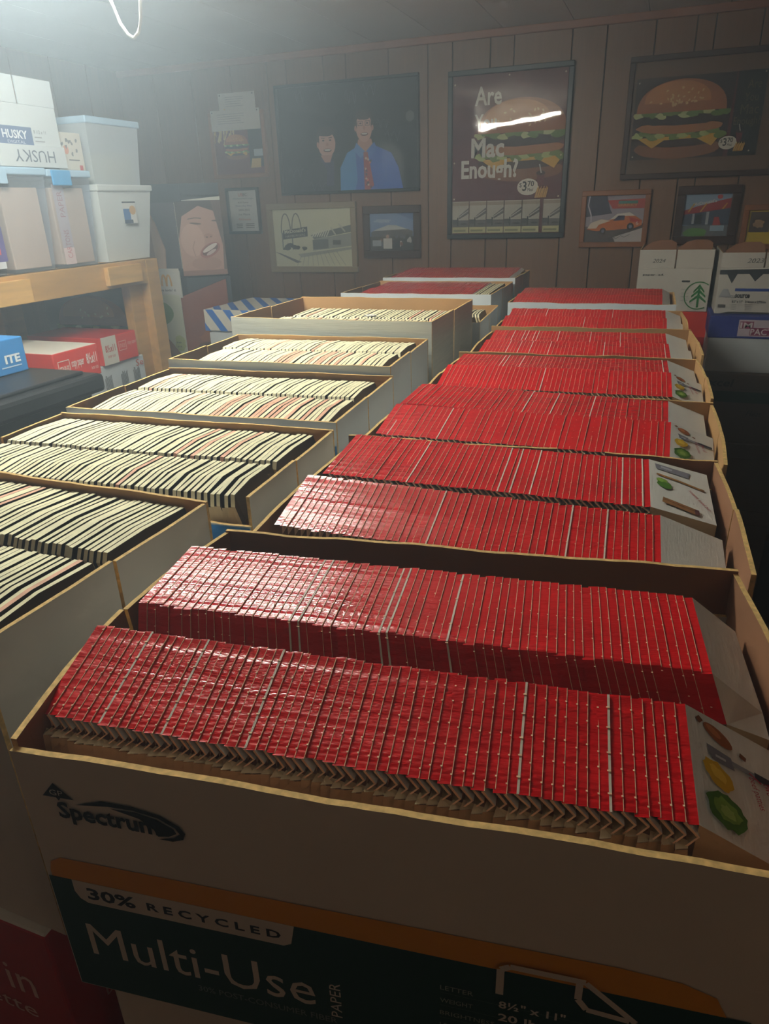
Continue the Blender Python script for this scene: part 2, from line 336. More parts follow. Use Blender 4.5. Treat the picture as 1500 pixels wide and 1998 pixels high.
# ---------------------------------------------------------------- burger cartons
def red_carton(prof, p, seed, broad=False, zig=True, fin=False):
    """a folded carton seen edge-on: glossy red lid strip, thin board edge, folded grey board at the near end"""
    r = random.Random(seed); m = MB(); e = .0014 if broad else .0004
    rows = []
    dv = (r.random()-.5)*.003; dz = (r.random()-.5)*.0005
    nodes = []
    for (a, b) in zip(prof, prof[1:]):
        k = max(1, int(abs(b[0]-a[0])/.03))
        for i in range(k): nodes.append(tuple(a[j]+(b[j]-a[j])*i/k for j in range(3)))
    nodes.append(prof[-1])
    for (v, z, du) in nodes:
        z += dz+(r.random()-.5)*.0005; v += dv; du += (r.random()-.5)*.0004
        rows.append([(du-.25*p, v, z-.0007), (du+p-e, v, z), (du+p, v, z), (du+p, v, z-.010)])
    for A, B in zip(rows, rows[1:]):
        m.poly([A[0], A[1], B[1], B[0]], 'red_film'); m.poly([A[1], A[2], B[2], B[1]], 'white_edge' if broad else 'card_edge'); m.poly([A[2], A[3], B[3], B[2]], 'card_edge')
    for i in range(5):   # perforation nicks along the cut edge
        A, B = rows[-2], rows[-1]; q = (i+.5+(r.random()-.5)*.5)/5; k = min(len(rows)-2, int(q*(len(rows)-1))); t = q*(len(rows)-1)-k
        c = [rows[k][1][j]+(rows[k+1][1][j]-rows[k][1][j])*t for j in range(3)]
        m.poly([(c[0]-.0007, c[1]-.0006, c[2]+.0003), (c[0]+e, c[1]-.0006, c[2]+.0003), (c[0]+e, c[1]+.0006, c[2]+.0003), (c[0]-.0007, c[1]+.0006, c[2]+.0003)], 'card_edge')
    v0, z0 = prof[0][0]+dv, prof[0][1]+dz
    if zig:
        j = (r.random()-.5)*.002
        L = [(p-e, v0, z0), (p+.0065, v0-.003, z0-.0055+j), (p+.001, v0-.006, z0-.0095+j)]
        Bk = [(x, y+.014, z-.001) for x, y, z in L]; T = .0007
        m.poly([L[0], L[1], Bk[1], Bk[0]], 'end_white'); m.poly([L[1], L[2], Bk[2], Bk[1]], 'grey_board')
        m.poly([L[0], (L[0][0]-T*2, L[0][1], L[0][2]-T), (L[1][0]-T*2, L[1][1], L[1][2]-T*.3), L[1]], 'card_edge')
        m.poly([L[1], (L[1][0]-T*2, L[1][1], L[1][2]-T*.3), (L[2][0]-T*2, L[2][1], L[2][2]), L[2]], 'card_edge')
    f = None
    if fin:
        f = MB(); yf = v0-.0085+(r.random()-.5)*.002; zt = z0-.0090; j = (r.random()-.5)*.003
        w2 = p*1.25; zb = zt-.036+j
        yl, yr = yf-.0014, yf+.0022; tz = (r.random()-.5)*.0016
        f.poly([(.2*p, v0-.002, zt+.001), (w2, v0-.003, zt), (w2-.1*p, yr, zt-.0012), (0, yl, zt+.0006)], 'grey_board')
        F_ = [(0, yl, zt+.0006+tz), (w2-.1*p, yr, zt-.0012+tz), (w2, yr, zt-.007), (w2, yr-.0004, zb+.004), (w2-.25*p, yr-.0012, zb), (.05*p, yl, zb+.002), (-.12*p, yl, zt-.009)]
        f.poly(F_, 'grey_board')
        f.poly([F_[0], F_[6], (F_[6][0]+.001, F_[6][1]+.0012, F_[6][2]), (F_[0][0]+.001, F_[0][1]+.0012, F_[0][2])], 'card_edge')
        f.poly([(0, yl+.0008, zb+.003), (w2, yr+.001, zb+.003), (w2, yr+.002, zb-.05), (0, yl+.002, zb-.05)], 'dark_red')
    return m, f
def end_carton(prof, p, wv, drop, depth=.06):
    m = MB()
    L = [(d, v, z) for v, z, d in prof]
    m2 = []
    for (d, v, z) in L: m2.append(((d-.25*p, v, z-.0013), (d+p, v, z)))
    for A, B in zip(m2, m2[1:]): m.poly([A[0], A[1], B[1], B[0]], 'red_film')
    Rr = [(wv, v, z) for v, z, d in prof]
    zr = [z-drop for v, z, d in prof]
    if len(zr) > 2 and prof[1][0]-prof[0][0] < .03: zr[0] = zr[1]-.004
    R_ = [(wv, prof[i][0], zr[i]) for i in range(len(prof))]
    for i in range(len(L)-1):
        m.poly([(L[i][0]+p, *L[i][1:]), R_[i], R_[i+1], (L[i+1][0]+p, *L[i+1][1:])], 'end_white')
    f0 = (L[0][0]+p, *L[0][1:])
    m.poly([f0, (f0[0], f0[1]+.004, f0[2]-depth), (wv, R_[0][1]+.004, f0[2]-depth), R_[0]], 'grey_board')
    m.poly([R_[0], (wv, R_[0][1]+.004, f0[2]-depth), (wv, R_[-1][1], R_[-1][2]-depth+.01), R_[-1]][::1], 'end_white')
    return m
STUFF_RED, STUFF_CREAM = MB(), MB()
def boxM(B, u=0, v=0, z=0, extra=0):
    cx, cy, a, zt, wd, dp = B
    return Matrix.Translation((cx, cy, zt)) @ Matrix.Rotation(a, 4, 'Z') @ Matrix.Translation((u-wd/2, v-dp/2, z)) @ Matrix.Rotation(extra, 4, 'Z')
def red_row(B, prof, p, u0, u1, where, seed, single=True, zig=True, fin=False, tilt=0.0, endw=.05, drop=.028, veg=None, broad_p=.08, endlabel=None):
    r = random.Random(seed); n = int((u1-u0)/p); NV = 5
    var = [red_carton(prof, p, seed*10+i, False, zig, fin) for i in range(NV)]; varb = [red_carton(prof, p, seed*10+50+i, True, zig, fin) for i in range(2)]
    if single:
        me = [(a.mesh('burger_carton'), b.mesh('board_flap') if b else None) for a, b in var]
        meb = [(a.mesh('burger_carton'), b.mesh('board_flap') if b else None) for a, b in varb]
    for i in range(n):
        u = u0+i*p; br = r.random() < broad_p; k = r.randrange(2 if br else NV)
        M = boxM(B, u+(r.random()-.5)*.0006, (r.random()-.5)*.0015, tilt*(1-i/n)+(r.random()-.5)*.0004, (r.random()-.5)*.006)
        if single:
            a, b = (meb if br else me)[k]
            o = bpy.data.objects.new('burger_carton', a); COL.objects.link(o); o.matrix_world = M
            pos = nth(i+1)+' from the left' if i < n/2 else nth(n-i+1)+' from the right'
            tag(o, ('red white-edged carton, ' if br else 'red burger carton, ')+pos+', '+where, 'burger carton', 'red cartons in the '+where)
            if b:
                c = bpy.data.objects.new('board_flap', b); COL.objects.link(c); c.parent = o
        else:
            a, b = (varb if br else var)[k]; STUFF_RED.add(a, M)
            if b: STUFF_RED.add(b, M)
    m = end_carton(prof, p, endw, drop); M = boxM(B, u0+n*p, 0, 0)
    o = m.build('burger_carton'); o.matrix_world = M
    tag(o, endlabel or 'blank white-faced burger carton, right end of the '+where, 'burger carton', 'red cartons in the '+where)
    if veg:
        i0 = 0 if len(prof) == 2 else 1
        A = Vector((prof[i0][2]+p, prof[i0][0], prof[i0][1])); Bv = Vector((prof[i0+1][2]+p, prof[i0+1][0], prof[i0+1][1])); C = Vector((endw, prof[i0][0], prof[i0][1]-drop))
        if len(prof) == 2: C.z = prof[0][1]-drop
        V = (Bv-A); U = (C-A); ln = V.length; wd = U.length
        pr = Print(A, U, V, lift=.0006); pr.V = V.normalized()
        veg(pr, wd, ln); pr.done('printed_picture', o)
def veg_one(pr, w_, l):
    pr.blob(.30*w_, .85*l, .15*w_, .065*l, (150, 84, 38), rot=-.4, n=16); pr.blob(.26*w_, .87*l, .08*w_, .03*l, (184, 112, 62), rot=-.5, n=12)
    pr.line([(.14*w_, .9*l), (.1*w_, .93*l)], .004, (120, 70, 34)); pr.line([(.5*w_, .78*l), (.56*w_, .76*l)], .003, (120, 70, 34))
    pr.poly([(.16*w_, .72*l), (.4*w_, .70*l), (.42*w_, .60*l), (.2*w_, .61*l)], (120, 118, 128)); pr.rect(.24*w_, .64*l, .34*w_, .66*l, (190, 190, 196))
    pr.line([(.4*w_, .655*l), (.66*w_, .655*l)], .003, (140, 140, 146)); pr.line([(.62*w_, .655*l), (.95*w_, .655*l)], .0045, (44, 42, 50))
    pr.blob(.24*w_, .48*l, .15*w_, .095*l, (204, 162, 20), rot=-.6, jit=.12, n=22, seed=3); pr.blob(.23*w_, .49*l, .08*w_, .045*l, (226, 190, 60), rot=-.6, jit=.2, seed=5)
    pr.blob(.27*w_, .21*l, .19*w_, .135*l, (70, 110, 28), rot=-.3, jit=.1, n=26, seed=7); pr.blob(.27*w_, .21*l, .13*w_, .085*l, (118, 150, 52), rot=-.3, jit=.16, n=18, seed=8); pr.blob(.27*w_, .20*l, .07*w_, .045*l, (150, 176, 84), rot=-.3, jit=.2, seed=9)
    pr.text('two all', .68*w_, .62*l, .09*w_, (170, 40, 60), rot=-1.35, w=.16*l); pr.text('beef patties', .52*w_, .60*l, .09*w_, (170, 40, 60), rot=-1.35, w=.24*l)
    pr.line([(.55*w_, .64*l), (.66*w_, .60*l)], .001, (170, 40, 60))
def veg_two(pr, w_, l):
    pr.poly([(.1*w_, .93*l), (.7*w_, .90*l), (.66*w_, .78*l), (.12*w_, .82*l)], (128, 126, 136)); pr.poly([(.2*w_, .9*l), (.4*w_, .88*l), (.38*w_, .84*l), (.2*w_, .86*l)], (180, 180, 190))
    pr.line([(.12*w_, .7*l), (.5*w_, .66*l), (.85*w_, .60*l)], .004, (150, 104, 50)); pr.blob(.86*w_, .6*l, .04*w_, .02*l, (120, 80, 36))
    pr.blob(.24*w_, .50*l, .13*w_, .07*l, (80, 124, 40), jit=.15, seed=4); pr.blob(.2*w_, .58*l, .09*w_, .04*l, (120, 160, 60), jit=.2, seed=6)
    pr.poly([(.2*w_, .24*l), (.75*w_, .16*l), (.73*w_, .06*l), (.18*w_, .14*l)], (150, 104, 62)); pr.line([(.22*w_, .2*l), (.72*w_, .12*l)], .0015, (112, 72, 40)); pr.rect(.68*w_, .07*l, .75*w_, .16*l, (96, 56, 60))
    pr.text('sesame seed bun', .62*w_, .5*l, .07*w_, (170, 40, 60), rot=-1.1, w=.34*l)
def cream_carton(prof, p, t, seed, pink=False, tan=True, lean=.010, depth=.03):
    r = random.Random(seed); m = MB(); rows = []; a = r.random()*6; amp = .0006
    for i, (v, z, du) in enumerate(prof):
        du += amp*math.sin(a+v*40); z += (r.random()-.5)*.0008
        tt = t*(.9+.2*r.random())
        rows.append([(du, v, z), (du+tt, v, z-.0003), (du+tt+lean, v, z-depth), (du+lean, v, z-depth)])
    for A, B in zip(rows, rows[1:]):
        m.poly([A[0], A[1], B[1], B[0]], 'cream_pink' if pink else 'cream_edge')
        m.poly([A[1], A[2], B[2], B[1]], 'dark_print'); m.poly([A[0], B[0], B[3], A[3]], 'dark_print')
    A = rows[0]; B = rows[-1]
    m.poly([A[0], A[3], A[2], A[1]], 'grey_board'); m.poly([B[0], B[1], B[2], B[3]], 'dark_print')
    if tan:   # folded front face below the edge
        v, z = prof[0][0], prof[0][1]
        m.poly([(0, v-.002, z), (p*.92, v+.001, z-.001), (p*.92, v+.001, z-.045), (0, v-.002, z-.045)], 'grey_board')
    return m
def cream_row(B, prof, p, t, u0, u1, where, seed, single=True, tan=True, pink_p=.04, lean=.010, pinkzone=None, endlabel=None):
    r = random.Random(seed); n = int((u1-u0)/p)
    var = [cream_carton(prof, p, t, seed*10+i, False, tan, lean) for i in range(6)]; vp = [cream_carton(prof, p, t, seed*10+60, True, tan, lean)]
    if single: me = [a.mesh('folded_carton') for a in var]; mp = [vp[0].mesh('folded_carton')]
    for i in range(n):
        u = u0+i*p; q = i/n; pk = r.random() < (pink_p if not pinkzone or not (pinkzone[0] < q < pinkzone[1]) else .35); k = r.randrange(6)
        M = boxM(B, u+(r.random()-.5)*.0012, (r.random()-.5)*.003, (r.random()-.5)*.0016, (r.random()-.5)*.012)
        if single:
            o = bpy.data.objects.new('folded_carton', mp[0] if pk else me[k]); COL.objects.link(o); o.matrix_world = M
            last = i == n-1
            pos = nth(n-i)+' from the right end'
            if last: tag(o, endlabel or 'last folded carton, right end of the '+where+', dark-faced', 'folded carton', 'folded cartons in the '+where)
            elif pk: tag(o, 'pinkish-edged folded carton, '+pos+', '+where, 'folded carton', 'folded cartons in the '+where)
            else: tag(o, 'cream-edged folded carton, '+pos+', '+where, 'folded carton', 'folded cartons in the '+where)
        else: STUFF_CREAM.add(vp[0] if pk else var[k], M)

# --- right column: eight open boxes of red cartons
FRONT = [(.034, -.014, 0), (.103, .007, 0)]
KINK = [(.131, -.026, .008), (.152, -.004, 0), (.240, .001, 0)]
PF2 = [(.022, -.022, 0), (.112, -.002, 0), (.124, -.010, -.004)]
PR2 = [(.150, -.010, 0), (.268, .000, 0)]
FRONT3 = [(.044, -.010, 0), (.134, .008, 0)]
KINK3 = [(.148, -.022, .005), (.160, -.003, 0), (.272, .000, 0)]
R = []
hR = .212
def rbox(i, label, cx, cy, deg, zt=1.322, wd=.445, dp=.294, **k):
    root, B = paper_box(label, cx, cy, deg, zt, wd, dp, hR, seed=100+i*11, **k); R.append((root, B)); return root, B
r1, B1 = rbox(1, 'nearest open white copy-paper box, dark green printed front, filled with red cartons', -.118, .390, 7.0, inner='kraft_dark', wav=.0014, lean=.004, leanl=.020, front_dh=-.004)
W2 = .445
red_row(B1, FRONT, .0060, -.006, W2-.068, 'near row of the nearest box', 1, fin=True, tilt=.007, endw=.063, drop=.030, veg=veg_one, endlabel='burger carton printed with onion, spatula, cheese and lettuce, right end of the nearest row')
red_row(B1, KINK, .0061, -.006, W2-.044, 'far row of the nearest box', 2, zig=False, endw=.040, drop=.026, tilt=.007)
r2, B2 = rbox(2, 'second open box from the camera in the red column, torn brown rim', -.131, .683, 2.9, dp=.282, wav=.0015, front_dh=-.04, left_dh=-.012, cutout=(.045, .10, .012), lean=.004, inner='kraft_dark')
red_row(B2, PF2, .0067, .016, W2-.070, 'near row of the second box', 3, zig=False, tilt=.010, endw=.064, drop=.020)
red_row(B2, PR2, .0067, .016, W2-.078, 'far row of the second box', 4, tilt=.006, endw=.070, drop=.014, veg=veg_two, endlabel='burger carton printed with spatula, sticks and leaf, right end of the second box')
r3, B3 = rbox(3, 'third open box from the camera in the red column', -.130, .952, .4, dp=.276, lean=.004, front_dh=-.03, left_dh=-.010)
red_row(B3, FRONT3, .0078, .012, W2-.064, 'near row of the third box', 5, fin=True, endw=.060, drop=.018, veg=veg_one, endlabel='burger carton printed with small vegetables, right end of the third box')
red_row(B3, KINK3, .0078, .010, W2-.062, 'far row of the third box', 6, single=False, zig=False, tilt=.006, endw=.058, drop=.018)
r4, B4 = rbox(4, 'fourth open box from the camera in the red column', -.135, 1.250, 2.5, lean=.004, front_dh=-.03, left_dh=-.010)
red_row(B4, FRONT3, .0075, .016, W2-.060, 'near row of the fourth box', 7, single=False, zig=True, endw=.056, drop=.018, veg=veg_one, endlabel='burger carton printed with tiny vegetables, right end of the fourth box')
red_row(B4, KINK3, .0075, .016, W2-.060, 'far row of the fourth box', 8, single=False, zig=False, endw=.055, drop=.018)
r5, B5 = rbox(5, 'fifth open box from the camera in the red column, paler cartons', -.138, 1.572, 3.2, lean=.004, front_dh=-.03, left_dh=-.010)
red_row(B5, [(.03, -.014, 0), (.135, -.004, 0)], .0078, .016, W2-.056, 'near row of the fifth box', 9, single=False, broad_p=.12, endw=.052, drop=.014)
red_row(B5, [(.155, -.014, 0), (.262, -.004, 0)], .0078, .016, W2-.056, 'far row of the fifth box', 10, single=False, broad_p=.2, endw=.052, drop=.014)
r6, B6 = rbox(6, 'sixth open box from the camera in the red column', -.155, 1.895, 2.0, dp=.28, zt=1.318, lean=.004, front_dh=-.03, left_dh=-.010)
red_row(B6, [(.02, -.02, 0), (.13, .004, 0)], .0080, .010, W2-.05, 'near row of the sixth box', 11, single=False, broad_p=.03, endw=.046, drop=.014)
red_row(B6, [(.135, -.012, 0), (.25, .006, 0)], .0080, .010, W2-.05, 'far row of the sixth box', 12, single=False, broad_p=.03, endw=.046, drop=.014)
r7, B7 = rbox(7, 'seventh box in the red column, with a bright white front edge', -.185, 2.275, 1.0, wd=.462, dp=.285, zt=1.322, outer='box_cool', slit=False)
red_row(B7, [(.015, -.006, 0), (.13, .010, 0)], .0080, .010, .42, 'near row of the seventh box', 13, single=False, broad_p=.02, endw=.03, drop=.012)
red_row(B7, [(.14, .002, 0), (.27, .012, 0)], .0080, .010, .42, 'far row of the seventh box', 14, single=False, broad_p=.02, endw=.03, drop=.012)
r8, B8 = rbox(8, 'farthest box in the red column, in front of the panelled wall', -.212, 2.600, 1.0, wd=.435, dp=.285, zt=1.278, outer='box_white', slit=False)
red_row(B8, [(.015, .002, 0), (.13, .008, 0)], .0080, .010, .40, 'near row of the farthest red box', 15, single=False, broad_p=.02, endw=.03, drop=.012)
red_row(B8, [(.14, .004, 0), (.27, .010, 0)], .0080, .010, .40, 'far row of the farthest red box', 16, single=False, broad_p=.02, endw=.03, drop=.012)

# --- left column: open boxes of cream-edged cartons
CF = [(.018, -.018, .002), (.024, -.008, 0), (.08, -.003, 0), (.138, -.005, 0)]
CR = [(.152, -.014, .002), (.158, -.006, 0), (.21, -.004, 0), (.272, -.008, 0)]
hL = .300
def lbox(i, label, cx, cy, deg, zt, wd=.445, dp=.29, **k):
    return paper_box(label, cx, cy, deg, zt, wd, dp, hL if 'h' not in k else k.pop('h'), seed=300+i*11, wav=.001, **k)
l1, C1 = lbox(1, 'nearest white box of the left column, cut off by the left edge of the photo', -.640, .428, -1.2, 1.322, dp=.28, inner='kraft')
cream_row(C1, CF, .0078, .0044, .010, .425, 'near row of the nearest left box', 21, endlabel='last carton of the near row of the nearest left box')
cream_row(C1, CR, .0078, .0046, .010, .428, 'far row of the nearest left box', 22, tan=False)
l2, C2 = lbox(2, 'second box of the left column, whitish right side, blue box beneath', -.606, .692, 3.2, 1.322, dp=.25, inner='kraft', front='box_cool', front_dh=-.032)
cream_row(C2, [(.016, -.020, .002), (.022, -.008, 0), (.06, -.003, 0), (.112, -.004, 0)], .0082, .0048, .010, .424, 'near row of the second left box', 23)
cream_row(C2, [(v-.030, z, d) for v, z, d in CR], .0082, .0052, .010, .426, 'far row of the second left box', 24, tan=False)
l3, C3 = lbox(3, 'third box of the left column, with a light blue front corner', -.628, .978, 4.0, 1.325, inner='kraft', outer='box_cool', front='box_cool')
cream_row(C3, CF, .0080, .0054, .026, .427, 'near row of the third left box', 25, pinkzone=(.5, .8))
cream_row(C3, CR, .0080, .0056, .020, .427, 'far row of the third left box', 26, single=False, tan=False)
for rr_, dd_ in ((l2, .25), (l3, .29)):
    pp = Print((-.2225, -dd_/2, 0), (1, 0, 0), (0, 0, 1), lift=.0008); pp.rect(.001, .002, .444, .266, (46, 124, 190)); pp.done('printed_front', rr_, 'bright blue printed lower front')
l4, C4 = lbox(4, 'fourth box of the left column, pale grey-blue front and right side', -.655, 1.272, 3.5, 1.338, dp=.28, inner='kraft', outer='box_cool')
cream_row(C4, CF, .0080, .0058, .045, .428, 'near row of the fourth left box', 27, single=False, pinkzone=(.4, .75))
cream_row(C4, CR, .0080, .0060, .030, .428, 'far row of the fourth left box', 28, single=False, tan=False)
l5, C5 = lbox(5, 'large tall grey-white box standing higher than the others in the left column', -.680, 1.622, 1.0, 1.370, wd=.48, dp=.38, inner='kraft', outer='box_grey', h=.35)
cream_row(C5, [(.05, -.03, .002), (.06, -.024, 0), (.17, -.022, 0)], .0085, .0052, .05, .43, 'near row of the tall grey box', 29, single=False, tan=False)
cream_row(C5, [(.19, -.03, .002), (.2, -.024, 0), (.32, -.022, 0)], .0085, .0052, .06, .45, 'far row of the tall grey box', 30, single=False, tan=False)
m = MB(); m.v = []; pr = [(0, 0), (.018, .006), (.034, .002), (.03, -.008), (.012, -.010), (-.004, -.006)]
m.poly([(x-.66, y+1.62, 1.3525+(.002 if i % 2 else 0)) for i, (x, y) in enumerate(pr)], 'end_white'); m.poly([(x-.66, y+1.62, 1.3505) for i, (x, y) in enumerate(pr)][::-1], 'end_white')
tag(m.build('paper_scrap'), 'torn white paper scrap lying on the cartons in the tall grey box', 'paper')
l6, C6 = lbox(6, 'white box mostly hidden behind the tall grey box, cream cartons at its right end', -.665, 2.005, 4.0, 1.305, dp=.34, inner='kraft', outer='box_cool', h=.28)
cream_row(C6, CF, .0085, .005, .05, .41, 'near row of the hidden left box', 31, single=False, tan=False)
cream_row(C6, [(v+.03, z, d) for v, z, d in CR], .0085, .005, .05, .42, 'far row of the hidden left box', 32, single=False, tan=False)
l7, C7 = lbox(7, 'long white box of red cartons behind the tall grey box', -.735, 2.395, 1.0, 1.333, wd=.50, dp=.38, inner='kraft', outer='box_cool', h=.31)
red_row(C7, [(.012, -.008, 0), (.17, -.002, 0)], .0085, .045, .42, 'near row of the long white box', 33, single=False, zig=False, broad_p=.0, endw=.012, drop=.004)
red_row(C7, [(.18, -.006, 0), (.35, .000, 0)], .0085, .045, .42, 'far row of the long white box', 34, single=False, zig=False, broad_p=.0, endw=.012, drop=.004)
cream_row(C7, [(.012, -.010, 0), (.17, -.006, 0), (.35, -.004, 0)], .0085, .005, .43, .485, 'right end of the long white box', 35, single=False, tan=False)
l8, C8 = lbox(8, 'farthest box of the left column with faded red cartons', -.735, 2.765, .5, 1.343, wd=.50, dp=.32, inner='kraft', outer='box_cool', h=.32)
red_row(C8, [(.012, -.004, 0), (.15, .004, 0)], .0085, .02, .47, 'near row of the farthest left box', 36, single=False, zig=False, endw=.02, drop=.008, broad_p=.03)
red_row(C8, [(.16, .002, 0), (.30, .010, 0)], .0085, .02, .47, 'far row of the farthest left box', 37, single=False, zig=False, endw=.02, drop=.008, broad_p=.03)
o = STUFF_RED.build('red_cartons'); tag(o, 'red burger cartons packed in rows in the farther open boxes', 'cartons'); o['kind'] = 'stuff'
o = STUFF_CREAM.build('cream_cartons'); tag(o, 'cream-edged cartons packed in rows in the farther left boxes', 'cartons'); o['kind'] = 'stuff'

# --- print on the nearest box's front (x right from the left edge, z up from the rim)
P = Print((-.2225, -.147, hR), (1, 0, 0), (0, 0, 1), lift=.0006)
OR_, GR, WH, BK = (222, 150, 20), (22, 62, 50), (214, 208, 198), (30, 28, 30)
P.poly([(.004, -.100), (.006, -.092), (.014, -.087), (.345, -.084), (.375, -.086), (.392, -.092), (.398, -.104), (.4, -.112), (.004, -.112)], OR_)
P.rect(.0015, -.210, .41, -.105, GR)
P.poly([(.018, -.1049), (.018, -.115), (.021, -.121), (.026, -.124), (.158, -.124), (.163, -.121), (.166, -.1049)], WH)
P.text('30%', .027, -.120, .0105, BK, w=.034, bold=.03); P.text('R E C Y C L E D', .069, -.1185, .0070, BK, w=.088, bold=.03)
P.text('Multi-Use', .019, -.1745, .030, WH, w=.156)
P.text('PAPER', .1915, -.180, .007, WH, w=.032, rot=PI/2); P.text('30% POST-CONSUMER FIBER', .094, -.1865, .0055, (120, 128, 118), w=.094)
for k, t in enumerate(('LETTER', 'WEIGHT', 'BRIGHTNESS', '10 REAMS')):
    P.text(t, .252, -.131-.0108*k, .0038, (150, 156, 140), w=.0038*len(t)*.82); P.rect(.252, -.1335-.0108*k, .360, -.1332-.0108*k, (80, 100, 88))
for k, t in enumerate(('8\u00bd" x 11"', '20 lb.', '92')): P.text(t, .285, -.1345-.0108*k, .0066, WH, w=(.036, .024, .012)[k], bold=.02)
P.line([(.285, -.122), (.285, -.101), (.290, -.0975), (.329, -.0975)], .0042, WH); P.line([(.326, -.0975), (.326, -.112), (.331, -.119), (.353, -.121)], .0038, WH); P.line([(.329, -.0975), (.356, -.121), (.356, -.150)], .0036, WH)
P.done('printed_front', r1, 'yellow and dark green print')
P = Print((-.2225, -.147, hR), (1, 0, 0), (0, 0, 1), lift=.0006)
P.poly([(.015, -.0355), (.0245, -.0240), (.036, -.0350), (.027, -.0352), (.0255, -.0375), (.024, -.0352)], BK); P.text('GP', .0205, -.0335, .0042, WH, w=.009)
P.poly([(.036, -.0385), (.055, -.0315), (.075, -.0315), (.092, -.0345), (.103, -.0405), (.106, -.0455), (.104, -.0505), (.097, -.0535), (.088, -.0535), (.098, -.0505), (.1025, -.0465), (.100, -.0425), (.090, -.0370), (.075, -.0345), (.058, -.0350)], BK)
P.poly([(.060, -.0360), (.076, -.0355), (.089, -.0380), (.099, -.0432), (.1005, -.0465), (.095, -.0500), (.088, -.0515), (.086, -.0465), (.078, -.0400)], BK)
P.text('Spectrum', .0235, -.0545, .0170, BK, w=.066, bold=.03); P.done('logo', r1, 'black wordmark with swoosh and small triangle')

# ---------------------------------------------------------------- boxes beneath, table
def plain_box(name, label, cx, cy, deg, z0, wd, dp, h, mtop, msides, group=None, **sd):
    root = thing(name, label, 'box', (cx, cy, z0), math.radians(deg), group)
    m = MB(); m.box(-wd/2, wd/2, -dp/2, dp/2, 0, h, msides, top=mtop, sides=sd); m.build('body', root, bevel=.003); return root
def lid_box(label, cx, cy, deg, z0, wd, dp, h, lh, body='box_white', lid='box_white', lidtop=None, group=None):
    root = thing('lidded_box', label, 'box', (cx, cy, z0), math.radians(deg), group)
    m = MB(); m.box(-wd/2+.004, wd/2-.004, -dp/2+.004, dp/2-.004, 0, h-.004, body); m.build('body', root, bevel=.003)
    m = MB(); m.box(-wd/2, wd/2, -dp/2, dp/2, h-lh, h, lid, top=lidtop or lid); m.build('lid', root, bevel=.003); return root
TZ = .80
tb = thing('work_table', 'long brown folding table under the two columns of boxes', 'table', (-.42, 1.6, 0))
m = MB(); m.box(-.66, .62, -1.40, 1.45, TZ-.03, TZ, 'box_brown'); m.build('table_top', tb, bevel=.004)
for sx in (-.6, .5):
    for sy in (-1.25, 0, 1.35):
        m = MB(); m.tube([(sx, sy, 0), (sx, sy, TZ-.03)], .016, 'black_plastic'); m.build('leg', tb)
lowR = [(-.105, .388, 5, 'box_white'), (-.131, .700, 2, 'box_white'), (-.130, 1.00, 0, 'box_brown'), (-.135, 1.30, 2, 'box_navy'), (-.138, 1.61, 2, 'box_white'), (-.155, 1.92, 0, 'box_white'), (-.185, 2.275, 0, 'box_red'), (-.195, 2.60, 0, 'box_white')]
ordn = ['nearest', 'second', 'third', 'fourth', 'fifth', 'sixth', 'seventh', 'eighth']
for i, (x, y, a, c) in enumerate(lowR):
    lid_box('closed box directly under the %s box of the red column' % ordn[i], x, y, a, TZ, .43, .285, (1.318 if i == 5 else 1.278 if i == 7 else 1.322)-hR-TZ-.001, .07, body=c, lid=c if c != 'box_brown' else 'box_white')
lowL = [(-.665, .418, 0, 'box_deepred', 1.0215), (-.612, .71, 2, 'box_blue', 1.0215), (-.628, 1.00, 2, 'box_blue', 1.0245), (-.655, 1.29, 2, 'box_blue', 1.0375), (-.70, 1.65, 0, 'box_cool', 1.0195), (-.67, 2.01, 0, 'box_blue', 1.0245), (-.735, 2.395, 0, 'box_cool', 1.0225), (-.735, 2.765, 0, 'box_cool', 1.0225)]
for i, (x, y, a, c, zt) in enumerate(lowL):
    rr = lid_box('closed box directly under the %s box of the left column' % ordn[i], x, y, a, TZ, .455 if i == 0 else .44, .285, zt-TZ, .2 if i == 0 else .06, body=c, lid=c, lidtop='box_white' if i == 0 else None)
    if i == 0:
        pp = Print((.2275, -.13, .02), (0, 1, 0), (0, 0, 1), lift=.0006)
        pp.line([(.03, .06), (.22, .06), (.22, .125), (.03, .125), (.03, .06)], .002, (210, 150, 140)); pp.text('STAPLES', .045, .075, .036, (214, 160, 150), w=.16); pp.done('logo', rr, 'outlined pale wordmark')
        pp = Print((-.2275, -.1425, .02), (1, 0, 0), (0, 0, 1), lift=.0006); pp.text('11 in', .32, .10, .04, (240, 200, 190), w=.1); pp.text('lette', .34, .065, .02, (240, 200, 190), w=.07); pp.done('lettering', rr)
pp = Print((-.2225, -.145, hL), (1, 0, 0), (0, 0, 1), lift=.0014); pp.text('TM', .395, -.155, .005, (20, 60, 60)); pp.text('A', .385, -.178, .012, (20, 60, 60), bold=.04); pp.rect(.36, -.196, .405, -.184, (20, 60, 60)); pp.done('lettering', l1)

